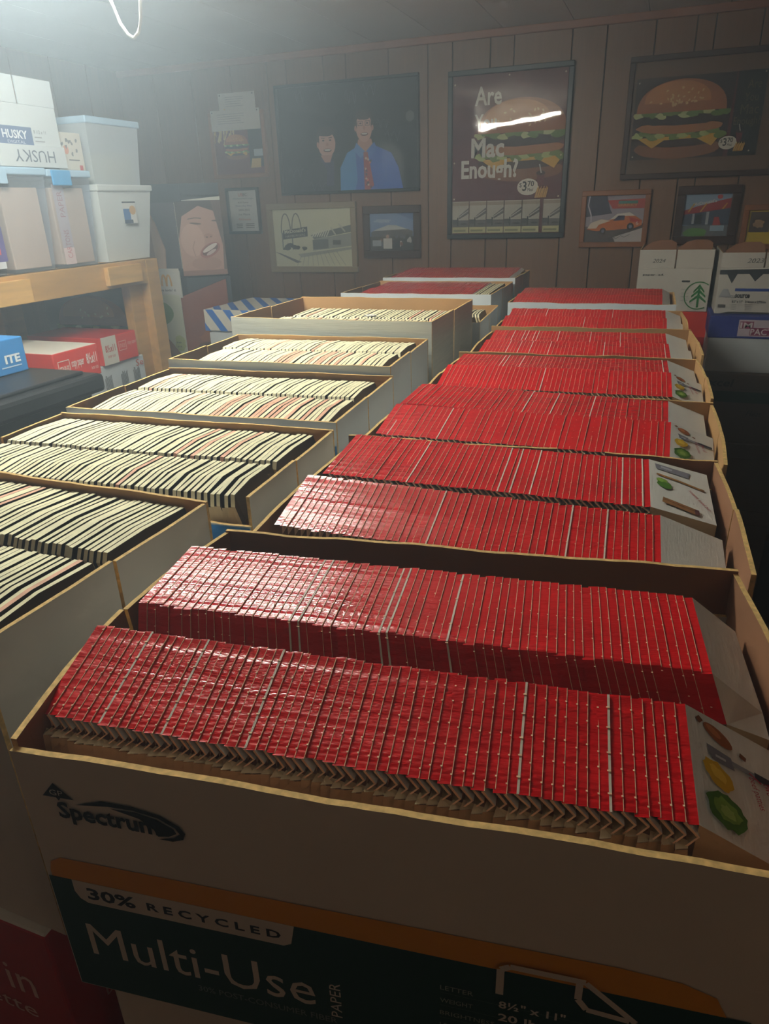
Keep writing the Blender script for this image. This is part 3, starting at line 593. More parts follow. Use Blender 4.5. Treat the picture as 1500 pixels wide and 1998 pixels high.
# ---------------------------------------------------------------- pictures on the wall
def burger(pr, cx, cy, s, seed=1, seeds=26):
    """layered double burger with sesame bun, about 2*s wide"""
    r = random.Random(seed)
    pr.blob(cx, cy-.62*s, .95*s, .22*s, (150, 92, 46), n=24, jit=.02)                     # bottom bun
    pr.blob(cx, cy-.46*s, .98*s, .13*s, (70, 36, 26), n=26, jit=.06, seed=seed)            # patty
    pr.poly([(cx-.9*s, cy-.38*s), (cx+.95*s, cy-.34*s), (cx+.75*s, cy-.6*s), (cx+.4*s, cy-.42*s), (cx-.3*s, cy-.44*s), (cx-.55*s, cy-.6*s)], (226, 176, 30))
    for k in range(12): pr.blob(cx+(-.9+k*.165)*s, cy+(-.33+.05*math.sin(k*2.1))*s, .13*s, .07*s, (120, 150, 62) if k % 3 else (190, 206, 130), jit=.25, n=10, seed=k+seed)
    pr.blob(cx, cy-.18*s, .95*s, .13*s, (186, 120, 60), n=24, jit=.03)                     # middle bun
    pr.blob(cx, cy-.02*s, .99*s, .12*s, (62, 32, 24), n=26, jit=.07, seed=seed+3)
    for k in range(12): pr.blob(cx+(-.92+k*.17)*s, cy+(.10+.04*math.sin(k*1.7))*s, .13*s, .065*s, (110, 146, 56) if k % 3 else (202, 212, 150), jit=.25, n=10, seed=k+seed+20)
    pts = [(cx+.97*s*math.cos(a), cy+.14*s+.66*s*math.sin(a)**.8) for a in [PI*i/20 for i in range(21)]]
    pr.poly(pts, (176, 104, 46)); pr.poly([(cx-.1*s+(x-cx)*.74, cy+.24*s+(y-cy)*.66) for x, y in pts], (206, 140, 72))
    for k in range(seeds):
        a = r.uniform(.35, 2.8); q = r.uniform(.2, .85)
        pr.blob(cx+.85*s*q*math.cos(a), cy+.22*s+.5*s*q*math.sin(a), .035*s, .02*s, (232, 206, 150), rot=r.random()*3, n=6)
    pr.step = pr.step
def price(pr, cx, cy, s):
    pr.blob(cx, cy, 1.0*s, .72*s, (228, 222, 208), n=24); pr.text('$', cx-.80*s, cy-.05*s, .42*s, (40, 34, 34), w=.24*s); pr.text('3', cx-.5*s, cy-.35*s, .85*s, (40, 34, 34), w=.4*s, bold=.02)
    pr.text('70', cx-.02*s, cy+.02*s, .5*s, (40, 34, 34), w=.6*s, bold=.02); pr.text('Meal', cx+.0*s, cy-.38*s, .28*s, (40, 34, 34), w=.5*s)
    pr.poly([(cx+.75*s, cy+1.1*s), (cx+1.55*s, cy+1.15*s), (cx+1.4*s, cy+.1*s), (cx+.95*s, cy+.05*s)], (120, 30, 34)); pr.blob(cx+1.15*s, cy+1.15*s, .42*s, .2*s, (60, 34, 30)); pr.line([(cx+1.2*s, cy+1.15*s), (cx+1.0*s, cy+1.9*s)], .1*s, (220, 216, 210))
    for k in range(12): pr.line([(cx+(.7+k*.09)*s, cy-.95*s), (cx+(.95+.085*k)*s, cy-.1*s+.12*s*math.sin(k*2))], .08*s, (226, 182, 92) if k % 2 else (206, 154, 66))
def picture_frame(label, x0, x1, z0, z1, fw_, fmat, draw, y=YB, depth=.022, glass=True, yaw=0, bev=.003, tilt=0):
    root = thing('picture_frame', label, 'picture', ((x0+x1)/2, y, z0), yaw); wd, h = x1-x0, z1-z0; root.rotation_euler = (tilt, 0, yaw)
    m = MB(); a = wd/2
    for (p, q, r_, s_) in ((-a, a, 0, fw_), (-a, a, h-fw_, h), (-a, -a+fw_, fw_, h-fw_), (a-fw_, a, fw_, h-fw_)): m.box(p, q, -depth, -.001, r_, s_, fmat)
    f = m.build('frame', root, bevel=bev)
    m = MB(); m.box(-a+fw_*.4, a-fw_*.4, -.008, -.002, fw_*.4, h-fw_*.4, 'grey_board'); m.build('backing', root)
    pr = Print((-a+fw_, -.008, fw_), (1, 0, 0), (0, 0, 1)); pr.step = .00005; draw(pr, wd-2*fw_, h-2*fw_); pr.done('printed_picture', root)
    if glass: m = MB(); m.box(-a+fw_*.8, a-fw_*.8, -depth+.004, -depth+.006, fw_*.8, h-fw_*.8, 'glass_pane'); m.build('glass_pane', root)
    return root
PINK = (206, 196, 190)
def d_poster(pr, w_, h):
    pr.rect(0, 0, w_, h, (104, 26, 32)); b = .205*h
    burger(pr, .62*w_, .60*h, .40*w_, 5)
    T = (226, 224, 214)
    pr.text('Are', .20*w_, .815*h, .115*h, T, w=.24*w_, bold=.02); pr.text('You', .20*w_, .665*h, .10*h, T, w=.20*w_, bold=.02)
    pr.text('Mac', .175*w_, .495*h, .125*h, T, w=.30*w_, bold=.03); pr.text('Enough?', .085*w_, .33*h, .155*h, T, w=.52*w_, bold=.03)
    price(pr, .70*w_, .30*h, .095*w_)
    for px, pz in ((.02, .95), (.50, .985), (.975, .975), (.02, .47), (.975, .49), (.02, .235), (.975, .235)): pr.blob(px*w_, pz*h, .008*w_, .008*w_, (230, 220, 190), n=8)
def d_tickets(pr, w_, h):
    n = 6; g = w_/n
    for i in range(n):
        x = i*g*.985+(.012 if i == 5 else 0)
        pr.rect(x, .002, x+g*.96, h, (196, 190, 176)); pr.rect(x, h*.87, x+g*.96, h*.97, (176, 160, 140)); pr.rect(x, .002, x+g*.96, h*.2, (208, 202, 150)); pr.rect(x+.1*g, .06*h, x+.8*g, .12*h, (150, 150, 110))
        pr.rect(x, h*.2, x+g*.96, h*.42, (112, 108, 106)); pr.poly([(x+.4*g, .55*h), (x+.96*g, .80*h), (x+.96*g, .62*h), (x+.42*g, .45*h)], (100, 98, 98))
        pr.line([(x+.42*g, .52*h), (x+.95*g, .72*h)], .05*g, (190, 186, 178)); pr.rect(x+.3*g, .24*h, x+.38*g, .5*h, (50, 48, 50)); pr.rect(x+.0*g, .3*h, x+.3*g, .44*h, (80, 78, 80))
        pr.blob(x+.7*g, .3*h, .2*g, .03*h, (60, 58, 60)); pr.line([(x+.02*g, .001), (x+.02*g, h)], .03*g, (90, 84, 78))
pf = picture_frame('tall black-framed burger advert poster with white headline and row of tickets below', -1.010, -.450, 1.428, 2.135, .022, 'frame_black', lambda pr, w_, h: d_poster(pr, w_, h))
pr = Print((-.28+.022, -.0095, .024), (1, 0, 0), (0, 0, 1)); pr.step = .00005; d_tickets(pr, .516, .143); pr.done('ticket_strip', pf, 'six small photo tickets with pale yellow bases')
def d_right(pr, w_, h):
    pr.rect(0, 0, w_, h, (120, 88, 62)); x0, y0, x1, y1 = .02*w_, .13*h, w_*.90, .86*h
    pr.rect(x0, y0, x1, y1, (56, 26, 24)); burger(pr, x0+.33*w_, y0+.36*h, .32*w_, 9, 40)
    pr.poly([(x0+.66*w_, y0), (x0+.72*w_, y0), (x0+.72*w_, y1), (x0+.68*w_, y1)], (110, 30, 30)); pr.rect(x0+.69*w_, y0, x1, y1, (26, 22, 22))
    T = (120, 108, 60)
    pr.text('Are', x0+.76*w_, y0+.58*h, .075*h, T, w=.09*w_); pr.text('You', x0+.75*w_, y0+.47*h, .075*h, T, w=.09*w_); pr.text('Mac', x0+.735*w_, y0+.36*h, .085*h, T, w=.12*w_); pr.text('Enough?', x0+.70*w_, y0+.25*h, .09*h, T, w=.175*w_)
    price(pr, x0+.68*w_, y0+.12*h, .062*w_)
    for a, b in ((.04, .82), (.04, .16), (.885, .84), (.85, .17)): pr.blob(a*w_, b*h, .006*w_, .006*w_, (220, 214, 190), n=8)
picture_frame('wide brown-framed double burger poster at the upper right', -.222, .385, 1.662, 2.125, .022, 'frame_brown', d_right)
def d_photo(pr, w_, h):
    pr.rect(0, 0, w_, h, (20, 22, 28)); SK, SK2 = (222, 176, 160), (206, 152, 134)
    # left man, dark jacket
    pr.poly([(.12*w_, 0), (.18*w_, .2*h), (.26*w_, .33*h), (.4*w_, .30*h), (.44*w_, .1*h), (.43*w_, 0)], (46, 46, 56)); pr.poly([(.29*w_, .32*h), (.40*w_, .3*h), (.39*w_, .05*h), (.33*w_, .05*h)], (60, 56, 96))
    pr.blob(.345*w_, .485*h, .078*w_, .125*h, (30, 22, 22), n=20); pr.blob(.35*w_, .455*h, .066*w_, .125*h, SK, n=20); pr.poly([(.30*w_, .35*h), (.39*w_, .35*h), (.37*w_, .28*h), (.33*w_, .28*h)], SK2)
    for e in (-1, 1): pr.blob((.352+.026*e)*w_, .49*h, .009*w_, .008*h, (40, 26, 24), n=8); pr.line([((.352+.014*e)*w_, .512*h), ((.352+.04*e)*w_, .515*h)], .003, (40, 26, 24))
    pr.blob(.355*w_, .45*h, .012*w_, .02*h, SK2, n=8); pr.blob(.355*w_, .395*h, .03*w_, .018*h, (110, 40, 40), n=12); pr.blob(.355*w_, .399*h, .025*w_, .01*h, (236, 228, 218), n=12)
    pr.blob(.347*w_, .575*h, .070*w_, .048*h, (62, 48, 44), n=18, jit=.04); pr.blob(.285*w_, .50*h, .012*w_, .06*h, (62, 48, 44), n=10); pr.blob(.285*w_, .45*h, .010*w_, .03*h, SK2, n=8)
    pr.poly([(.29*w_, .33*h), (.345*w_, .20*h), (.33*w_, 0), (.26*w_, 0)], (58, 56, 66))
    # right man, blue shirt and patterned tie
    pr.poly([(.44*w_, 0), (.445*w_, .22*h), (.50*w_, .36*h), (.58*w_, .42*h), (.70*w_, .42*h), (.82*w_, .34*h), (.87*w_, .2*h), (.90*w_, 0)], (44, 100, 206)); pr.poly([(.44*w_, 0), (.445*w_, .22*h), (.50*w_, .36*h), (.56*w_, .40*h), (.57*w_, .1*h), (.55*w_, 0)], (70, 150, 216))
    pr.poly([(.585*w_, .48*h), (.68*w_, .48*h), (.69*w_, .42*h), (.635*w_, .35*h), (.575*w_, .42*h)], SK2); pr.poly([(.57*w_, .45*h), (.635*w_, .36*h), (.60*w_, .30*h), (.55*w_, .38*h)], (90, 150, 220)); pr.poly([(.70*w_, .45*h), (.635*w_, .36*h), (.66*w_, .30*h), (.72*w_, .38*h)], (60, 120, 210))
    pr.poly([(.62*w_, .36*h), (.65*w_, .36*h), (.69*w_, .04*h), (.66*w_, 0), (.62*w_, 0)], (176, 44, 60)); r = random.Random(4)
    for k in range(16): pr.blob((.628+.045*r.random())*w_, (.02+.3*r.random())*h, .008*w_, .012*h, r.choice([(230, 130, 110), (50, 40, 90), (220, 200, 180)]), jit=.3, n=8, seed=k)
    pr.blob(.628*w_, .645*h, .072*w_, .12*h, (36, 26, 24), n=20); pr.blob(.63*w_, .585*h, .058*w_, .135*h, SK, n=22)
    for e in (-1, 1):
        pr.blob((.63+.024*e)*w_, .625*h, .008*w_, .008*h, (40, 26, 24), n=8); pr.line([((.63+.010*e)*w_, .645*h), ((.63+.042*e)*w_, .645*h), ((.63+.042*e)*w_, .605*h), ((.63+.010*e)*w_, .605*h), ((.63+.010*e)*w_, .645*h)], .002, (90, 60, 56))
    pr.blob(.631*w_, .585*h, .010*w_, .024*h, SK2, n=8); pr.blob(.632*w_, .525*h, .028*w_, .016*h, (120, 50, 48), n=12); pr.blob(.632*w_, .529*h, .022*w_, .008*h, (236, 228, 218), n=12)
    pr.blob(.63*w_, .700*h, .060*w_, .045*h, (66, 48, 42), n=18, jit=.05); pr.blob(.573*w_, .62*h, .009*w_, .05*h, (66, 48, 42), n=10); pr.blob(.688*w_, .62*h, .009*w_, .05*h, (66, 48, 42), n=10)
    for e in (-1, 1): pr.blob((.63+.061*e)*w_, .58*h, .009*w_, .028*h, SK2, n=8)
    G = (120, 126, 136)
    for (x, y, a, b) in ((.12, .92, .1, .06), (.3, .9, .08, .05), (.5, .88, .1, .07), (.62, .93, .12, .06), (.72, .62, .1, .05), (.78, .5, .12, .06), (.05, .2, .12, .05), (.2, .06, .14, .05)):
        pts = [(x*w_+a*w_*k/7, y*h+b*h*math.sin(k*2.2)) for k in range(8)]; pr.line(pts, .0012, G)
    pr.blob(.955*w_, .66*h, .03*w_, .05*h, (110, 116, 110), n=14); pr.rect(.93*w_, .2*h, .99*w_, .24*h, (50, 50, 52))
picture_frame('large black-framed photo of two smiling men, one in a blue shirt', -1.905, -1.150, 1.650, 2.145, .014, 'frame_black', d_photo, yaw=0)
def d_mcd(pr, w_, h):
    pr.rect(0, 0, w_, h, (222, 220, 190)); K, G = (60, 66, 66), (120, 126, 120)
    for cx in (.16, .30): pr.line([((cx+.062*math.cos(a))*w_, (.60+.33*math.sin(a))*h) for a in [PI*k/10 for k in range(11)]], .006, (110, 112, 96))
    pr.poly([(.11*w_, .48*h), (.44*w_, .53*h), (.44*w_, .70*h), (.12*w_, .64*h)], K); pr.text("McDonald's", .14*w_, .58*h, .065*h, (222, 220, 190), w=.28*w_, bold=.03, rot=.08); pr.text('HAMBURGERS', .15*w_, .51*h, .04*h, (200, 200, 176), w=.26*w_, rot=.08)
    pr.rect(.10*w_, .3*h, .115*w_, .6*h, G); pr.rect(.23*w_, .3*h, .245*w_, .5*h, G); r = random.Random(8)
    for k in range(9): pr.blob((.14+.25*r.random())*w_, (.30+.09*r.random())*h, .04*w_, .035*h, (70, 74, 70), jit=.3, n=10, seed=k)
    pr.poly([(.48*w_, .55*h), (1*w_, .72*h), (1*w_, .60*h), (.52*w_, .48*h)], G); pr.poly([(.52*w_, .48*h), (1*w_, .58*h), (1*w_, .36*h), (.5*w_, .28*h)], (168, 170, 158)); pr.poly([(.50*w_, .47*h), (.70*w_, .48*h), (.70*w_, .32*h), (.5*w_, .30*h)], (110, 114, 110))
    for k in range(7): pr.line([((.5+.03*k)*w_, .52*h), ((.54+.032*k)*w_, (.60+.012*k)*h)], .006, (230, 228, 206))
    pr.line([(.74*w_, .68*h), (.80*w_, .55*h)], .008, (200, 200, 180)); pr.line([(.84*w_, .74*h), (.92*w_, .6*h)], .008, (200, 200, 180)); pr.rect(.76*w_, .38*h, .86*w_, .46*h, (96, 100, 98))
    pr.poly([(0, .26*h), (.06*w_, .24*h), (.34*w_, .08*h), (.28*w_, .06*h)], (100, 106, 104)); pr.poly([(.3*w_, .22*h), (w_, .34*h), (w_, .30*h), (.34*w_, .16*h)], (176, 178, 164))
    for k in range(10): pr.line([((.34+.05*k)*w_, (.18+.012*k)*h), ((.28+.07*k)*w_, .02*h)], .002, (150, 154, 146))
picture_frame('drawing of a burger restaurant with arches in a flat tan frame', -2.004, -1.492, 1.270, 1.613, .030, 'frame_tan', d_mcd, yaw=0)
def d_dome(pr, w_, h):
    pr.rect(0, 0, w_, h, (120, 150, 196)); pr.poly([(0, h), (.6*w_, h), (w_, .8*h), (w_, h)], (90, 124, 180)); pr.blob(.28*w_, .8*h, .2*w_, .05*h, (168, 186, 212), jit=.2)
    pr.poly([(.02*w_, .5*h), (.2*w_, .6*h), (.42*w_, .69*h), (.6*w_, .68*h), (.85*w_, .58*h), (.97*w_, .52*h), (.97*w_, .38*h), (.02*w_, .38*h)], (92, 96, 104)); pr.poly([(.06*w_, .53*h), (.22*w_, .61*h), (.42*w_, .69*h), (.6*w_, .68*h), (.86*w_, .57*h), (.5*w_, .56*h)], (204, 206, 206))
    pr.rect(0, 0, w_, .38*h, (64, 60, 58)); r = random.Random(3)
    for k in range(22): pr.blob(r.random()*w_, (.12+.28*r.random())*h, .035*w_, .05*h, r.choice([(210, 206, 200), (60, 56, 60), (150, 96, 70), (96, 104, 120)]), jit=.2, n=8, seed=k)
    pr.rect(.3*w_, .05*h, .5*w_, .33*h, (214, 212, 208)); pr.blob(.4*w_, .38*h, .04*w_, .05*h, (190, 150, 130)); pr.rect(.55*w_, .08*h, .68*w_, .3*h, (40, 38, 46)); pr.rect(.05*w_, .12*h, .25*w_, .28*h, (180, 186, 190))
picture_frame('small dark brown frame with a photo of a domed stadium under blue sky', -1.455, -1.148, 1.341, 1.588, .036, 'frame_brown', d_dome)
def d_burg(pr, w_, h):
    pr.rect(0, 0, w_, h, (120, 40, 38)); pr.rect(.70*w_, .12*h, w_, h, (36, 36, 44)); r = random.Random(5)
    for k in range(40): x = r.random()*.42*w_; y = (.45+.5*r.random())*h; pr.line([(x, y), (x+.1*w_*(r.random()-.3), y+.18*h)], .007, r.choice([(214, 184, 110), (196, 160, 86), (226, 200, 140)]))
    burger(pr, .45*w_, .48*h, .25*w_, 11, 8); pr.text('MAC', .74*w_, .8*h, .08*h, (120, 120, 112), w=.2*w_); pr.rect(.8*w_, .3*h, .98*w_, .42*h, (176, 186, 190))
    for k in range(14): pr.line([(.72*w_+.015*k*w_, .1*h), (.76*w_+.013*k*w_, .26*h)], .004, (214, 176, 96))
picture_frame('oak-framed burger and fries advert below two taped white papers', -2.300, -1.972, 1.742, 2.05, .020, 'frame_oak', d_burg)
for (x0, x1, z0, z1, y, nm, lb) in ((-2.235, -2.022, 2.045, 2.135, YB-.003, 'paper_sheet', 'upper white typed sheet pinned to the panelled wall'), (-2.278, -1.992, 1.965, 2.058, YB-.024, 'paper_sheet', 'white sheet tacked across the top of the oak-framed burger advert')):
    m = MB(); m.box(x0, x1, y-.001, y, z0, z1, 'end_white'); o = m.build(nm); tag(o, lb, 'paper')
    pr = Print((x0, y-.001, z0), (1, 0, 0), (0, 0, 1)); r = random.Random(2)
    for k in range(5): pr.rect(.04, (z1-z0)*(.78-.11*k), .04+(.6+.1*r.random())*(x1-x0-.06), (z1-z0)*(.80-.11*k), (150, 152, 156))
    pr.blob(.01, (z1-z0)*.9, .004, .004, (90, 90, 100), n=8); pr.blob(x1-x0-.012, (z1-z0)*.9, .004, .004, (90, 90, 100), n=8); pr.done('lettering', o)
def d_usbc(pr, w_, h):
    pr.rect(0, 0, w_, h, (216, 216, 214)); c = (60, 66, 80)
    pr.text('US', .34*w_, .86*h, .075*h, (196, 80, 80), w=.15*w_); pr.text('BC', .50*w_, .86*h, .075*h, c, w=.15*w_)
    for t, y, a, cc in (("Woodward Men's League", .775, .74, (60, 120, 130)), ('Kill Pony', .68, .36, c), ('Thursday Men', .595, .6, (60, 76, 130)), ('2004-2005', .50, .4, c), ('1st Place', .39, .4, (70, 90, 110)), ('McDonalds', .27, .42, (196, 96, 70))): pr.text(t, (.5-a/2)*w_, y*h, .05*h, cc, w=a*w_)
    for k in range(3): pr.rect(.18*w_, (.17-.045*k)*h, .40*w_, (.185-.045*k)*h, c); pr.rect(.52*w_, (.17-.045*k)*h, .82*w_, (.185-.045*k)*h, c)
picture_frame('small black-framed league certificate with typed lines', -2.245, -2.045, 1.468, 1.697, .014, 'frame_black', d_usbc)
def d_car(pr, w_, h):
    pr.rect(0, 0, w_, h, (176, 166, 178)); pr.poly([(0, h), (.35*w_, h), (.42*w_, .7*h), (.46*w_, .62*h), (0, .55*h)], (74, 70, 92)); pr.poly([(.36*w_, .9*h), (w_, .92*h), (w_, .72*h), (.46*w_, .72*h)], (200, 66, 54)); pr.rect(.55*w_, .82*h, .88*w_, .88*h, (70, 150, 140)); pr.text('SPARKY', .54*w_, .76*h, .06*h, (226, 190, 70), w=.34*w_)
    pr.poly([(0, .34*h), (w_, .4*h), (w_, 0), (0, 0)], (92, 78, 78)); pr.poly([(.5*w_, .1*h), (w_, .3*h), (w_, 0), (.55*w_, 0)], (206, 200, 200)); pr.line([(.05*w_, h), (.03*w_, .8*h), (.09*w_, .6*h), (.1*w_, .44*h)], .005, (226, 214, 226))
    pr.poly([(.04*w_, .28*h), (.08*w_, .38*h), (.28*w_, .46*h), (.42*w_, .48*h), (.55*w_, .60*h), (.75*w_, .62*h), (.86*w_, .56*h), (.98*w_, .46*h), (.98*w_, .36*h), (.88*w_, .30*h), (.5*w_, .26*h), (.2*w_, .24*h)], (220, 120, 36))
    pr.poly([(.04*w_, .30*h), (.1*w_, .42*h), (.28*w_, .50*h), (.44*w_, .46*h), (.24*w_, .38*h), (.2*w_, .3*h)], (236, 220, 200)); pr.poly([(.42*w_, .48*h), (.55*w_, .61*h), (.76*w_, .635*h), (.86*w_, .56*h), (.7*w_, .56*h)], (240, 232, 222)); pr.poly([(.48*w_, .46*h), (.57*w_, .57*h), (.68*w_, .57*h), (.68*w_, .47*h)], (50, 46, 90)); pr.poly([(.75*w_, .55*h), (.95*w_, .46*h), (.94*w_, .40*h), (.78*w_, .44*h)], (206, 50, 44)); pr.text('6', .88*w_, .36*h, .09*h, (240, 236, 230))
    for cx, cy, q in ((.32, .24, .055), (.79, .33, .06)): pr.blob(cx*w_, cy*h, q*w_, q*1.35*h, (30, 28, 34), n=18); pr.blob(cx*w_, cy*h, q*.5*w_, q*.65*h, (130, 140, 170), n=14)
    pr.line([(.4*w_, .06*h), (.5*w_, .12*h), (.56*w_, .07*h), (.64*w_, .14*h), (.7*w_, .1*h), (.8*w_, .17*h)], .002, (40, 40, 50))
picture_frame('oak-framed photo of an orange and white race car', -.377, -.082, 1.384, 1.623, .022, 'frame_oak', d_car)
def d_rest(pr, w_, h):
    pr.rect(0, 0, w_, h, (150, 176, 204)); pr.poly([(0, .62*h), (.3*w_, .72*h), (w_, .90*h), (w_, .66*h), (0, .52*h)], (176, 44, 50)); pr.text("McDonald's", .20*w_, .72*h, .08*h, (236, 226, 220), w=.5*w_, rot=.16, bold=.02); pr.blob(.75*w_, .93*h, .06*w_, .05*h, (206, 50, 50))
    for a in (.1, .36, .8): pr.line([(a*w_, .58*h), ((a+.12)*w_, .78*h)], .006, (226, 180, 40))
    pr.poly([(0, .52*h), (w_, .66*h), (w_, .2*h), (0, .28*h)], (72, 84, 110)); pr.rect(.27*w_, .3*h, .42*w_, .52*h, (34, 34, 42)); pr.rect(.5*w_, .28*h, .56*w_, .58*h, (190, 196, 204)); pr.rect(.2*w_, .3*h, .25*w_, .54*h, (190, 196, 204))
    pr.rect(0, 0, w_, .26*h, (120, 124, 132)); pr.blob(.3*w_, .08*h, .26*w_, .12*h, (104, 160, 70), jit=.06); pr.poly([(.66*w_, .26*h), (.68*w_, .46*h), (.78*w_, .46*h), (.84*w_, .26*h)], (200, 60, 60)); pr.rect(.62*w_, .12*h, .92*w_, .25*h, (170, 196, 216))
picture_frame('dark brown frame with a photo of a red-roofed restaurant behind the stacked boxes', .026, .279, 1.392, 1.629, .034, 'frame_brown', d_rest)
def d_yel(pr, w_, h): pr.rect(0, 0, w_, h, (226, 196, 40)); pr.rect(.04*w_, .35*h, .4*w_, .95*h, (90, 70, 66)); pr.blob(.2*w_, .6*h, .1*w_, .12*h, (190, 150, 110), jit=.2); pr.rect(.5*w_, .7*h, .9*w_, .85*h, (240, 226, 120))
picture_frame('oak frame with a yellow picture at the right edge of the photo', .298, .56, 1.37, 1.548, .022, 'frame_oak', d_yel)

# ---------------------------------------------------------------- right stacks by the wall
def upbox(label, cx, cy, z0, wd, dp, h, fh, prints, deg=0, flapmat='kraft_dark'):
    """box with its top flaps standing open; the front flap pair has a slit"""
    root = thing('paper_box', label, 'box', (cx, cy, z0), math.radians(deg))
    m = MB(); m.box(-wd/2, wd/2, -dp/2, dp/2, 0, h, 'box_white'); m.build('body', root, bevel=.003)
    for s in (0, 1):
        m = MB(); a, b = (-wd/2, -.003) if s == 0 else (.003, wd/2); m.box(a, b, -dp/2, -dp/2+.004, h, h+fh, 'box_white', top='kraft_edge', sides={'+y': 'kraft'}); m.build('flap', root)
    for s in (0, 1):
        m = MB(); a, b = (-wd/2+.01, -.004) if s == 0 else (.004, wd/2-.01); q = fh+.035
        pts = [(a+.03, -dp/2+.02, h+q-.008), (a+.06, -dp/2+.02, h+q), (b-.02, -dp/2+.02, h+q), (b, -dp/2+.02, h+q-.012), (b, -dp/2+.02, h), (a, -dp/2+.02, h), (a, -dp/2+.02, h+q-.03)]
        m.poly(pts, flapmat); m.poly([(x, y+.004, z) for x, y, z in pts][::-1], flapmat)
        n_ = len(pts)
        for i in range(n_): A, B_ = pts[i], pts[(i+1) % n_]; m.poly([B_, A, (A[0], A[1]+.004, A[2]), (B_[0], B_[1]+.004, B_[2])], 'kraft_edge')
        m.build('inner_flap', root)
    for sx in (-1, 1):
        m = MB(); m.box(min(sx*wd/2, sx*(wd/2-.004)), max(sx*wd/2, sx*(wd/2-.004)), -dp/2+.004, dp/2, h, h+fh, 'box_white', top='kraft_edge'); m.build('flap', root)
    pr = Print((-wd/2, -dp/2, 0), (1, 0, 0), (0, 0, 1), lift=.0006); prints(pr, wd, h, fh); pr.done('printed_label', root); return root
def p24(pr, w_, h, fh):
    pr.lift += .0; pr.text('2024', .052, h+.022, .014, (70, 70, 72), w=.045, shear=.3); pr.text('paper  s.f.', .02, h-.030, .010, (40, 40, 40), w=.08, bold=.03)
    pr.rect(.17, h-.052, .20, h-.045, (50, 54, 56)); G = (46, 130, 62); cx, cy, R_ = .238, .062, .052
    pr.line([(cx+R_*math.cos(a), cy+R_*math.sin(a)) for a in [.9+k*(2*PI-1.9)/24 for k in range(25)]], .004, G)
    for k, (b, s_) in enumerate(((.030, .020), (.012, .026), (-.008, .030))): pr.poly([(cx, cy+b+.014), (cx+s_, cy+b-.012), (cx+s_, cy+b-.020), (cx, cy+b+.002), (cx-s_, cy+b-.020), (cx-s_, cy+b-.012)], G)
    pr.rect(cx-.004, cy-.045, cx+.004, cy+.03, G)
    for k in range(4): pr.rect(.172, .085-.014*k, .20, .086-.014*k, (120, 120, 120))
upbox('white open-flap box marked 2024 with a green tree logo, standing on a red box', .048, 3.372, 1.163, .276, .42, .165, .070, p24)
def pdoc(pr, w_, h, fh):
    pr.text('2023', .085, h+.016, .016, (70, 70, 72), w=.052, shear=.3); D = (62, 64, 68)
    pr.poly([(0.0, h-.008), (w_, h-.002), (w_, h-.02), (.145, h-.022), (.122, h-.048), (.10, h-.022), (.06, h-.022), (.045, h-.055), (.026, h-.024), (0.0, h-.024)], D)
    pr.rect(.06, .082, w_, .092, (44, 74, 160)); pr.text('docu', .030, .058, .014, (150, 152, 156), w=.032); pr.text('source', .063, .058, .014, D, w=.05, bold=.04)
    pr.text('8.5" x 11"', .056, .040, .009, D, w=.036, bold=.02); pr.text('216mm x 279mm', .100, .040, .009, D, w=.07, bold=.02); pr.poly([(.008, .06), (.02, .09), (.036, .09), (.05, .062)], (176, 178, 180))
    for k in range(9): pr.rect(.010+.003*k, .022, .0115+.003*k, .034, D)
    for k in range(4): pr.rect(.055, .034-.006*k, .072, .035-.006*k, (130, 130, 130)); pr.rect(.10, .034-.006*k, .125, .035-.006*k, (130, 130, 130))
    pr.poly([(.02, .003), (.05, .008), (w_-.02, .008), (w_, .003)], (70, 70, 70))
upbox('white open-flap box marked 2023 with a zigzag band, at the right edge', .347, 3.20, 1.180, .288, .40, .165, .052, pdoc)
lid_box('red box supporting the box marked 2024', .052, 3.372, 0, .93, .290, .43, .232, .10, body='box_deepred', lid='box_red')
lid_box('brown box below the red one in the stack by the wall', .052, 3.372, 0, .62, .290, .43, .309, .05, body='box_brown', lid='box_brown')
lid_box('white box at the bottom of the stack under the red box', .052, 3.372, 0, .0, .290, .43, .619, .05, body='box_white', lid='box_white')
im = lid_box('white box with a blue and maroon lettered lid under the 2023 box', .345, 3.165, 0, .972, .31, .44, .2075, .080, body='box_cool', lid='box_navy')
pr = Print((-.155, -.22, .2075), (1, 0, 0), (0, 0, 1), lift=.0006); pr.rect(.100, -.072, .25, -.012, (206, 190, 200)); pr.rect(.104, -.044, .150, -.018, (150, 50, 96)); pr.text('IM', .106, -.042, .020, (226, 216, 220), w=.040, bold=.02); pr.rect(.140, -.068, .22, -.040, (150, 50, 96)); pr.text('PACT', .142, -.066, .022, (226, 216, 220), w=.075, bold=.02); pr.done('lettering', im)
xc = lid_box('box with black marker lettering and a dark green band in the right stack', .355, 3.15, 0, .70, .32, .45, .271, .06, body='box_brown', lid='box_brown')
pr = Print((-.16, -.225, .271), (1, 0, 0), (0, 0, 1), lift=.0006); pr.text('xcel', .02, -.050, .030, (34, 30, 28), w=.085, bold=.02, shear=.2); pr.done('lettering', xc)
pr = Print((-.16, -.221, .271), (1, 0, 0), (0, 0, 1), lift=.0006); pr.rect(0.005, -.110, .315, -.068, (24, 70, 44)); pr.text('Heat', .17, -.16, .022, (40, 36, 34), w=.05, shear=.3); pr.done('printed_band', xc)
lid_box('plain brownish box below the green-banded box in the right stack', .365, 3.15, 0, .42, .32, .45, .279, .06, body='box_brown', lid='box_brown')
lid_box('lowest box of the right stack, standing on the floor', .365, 3.15, 0, .0, .32, .45, .419, .06, body='box_brown', lid='box_brown')

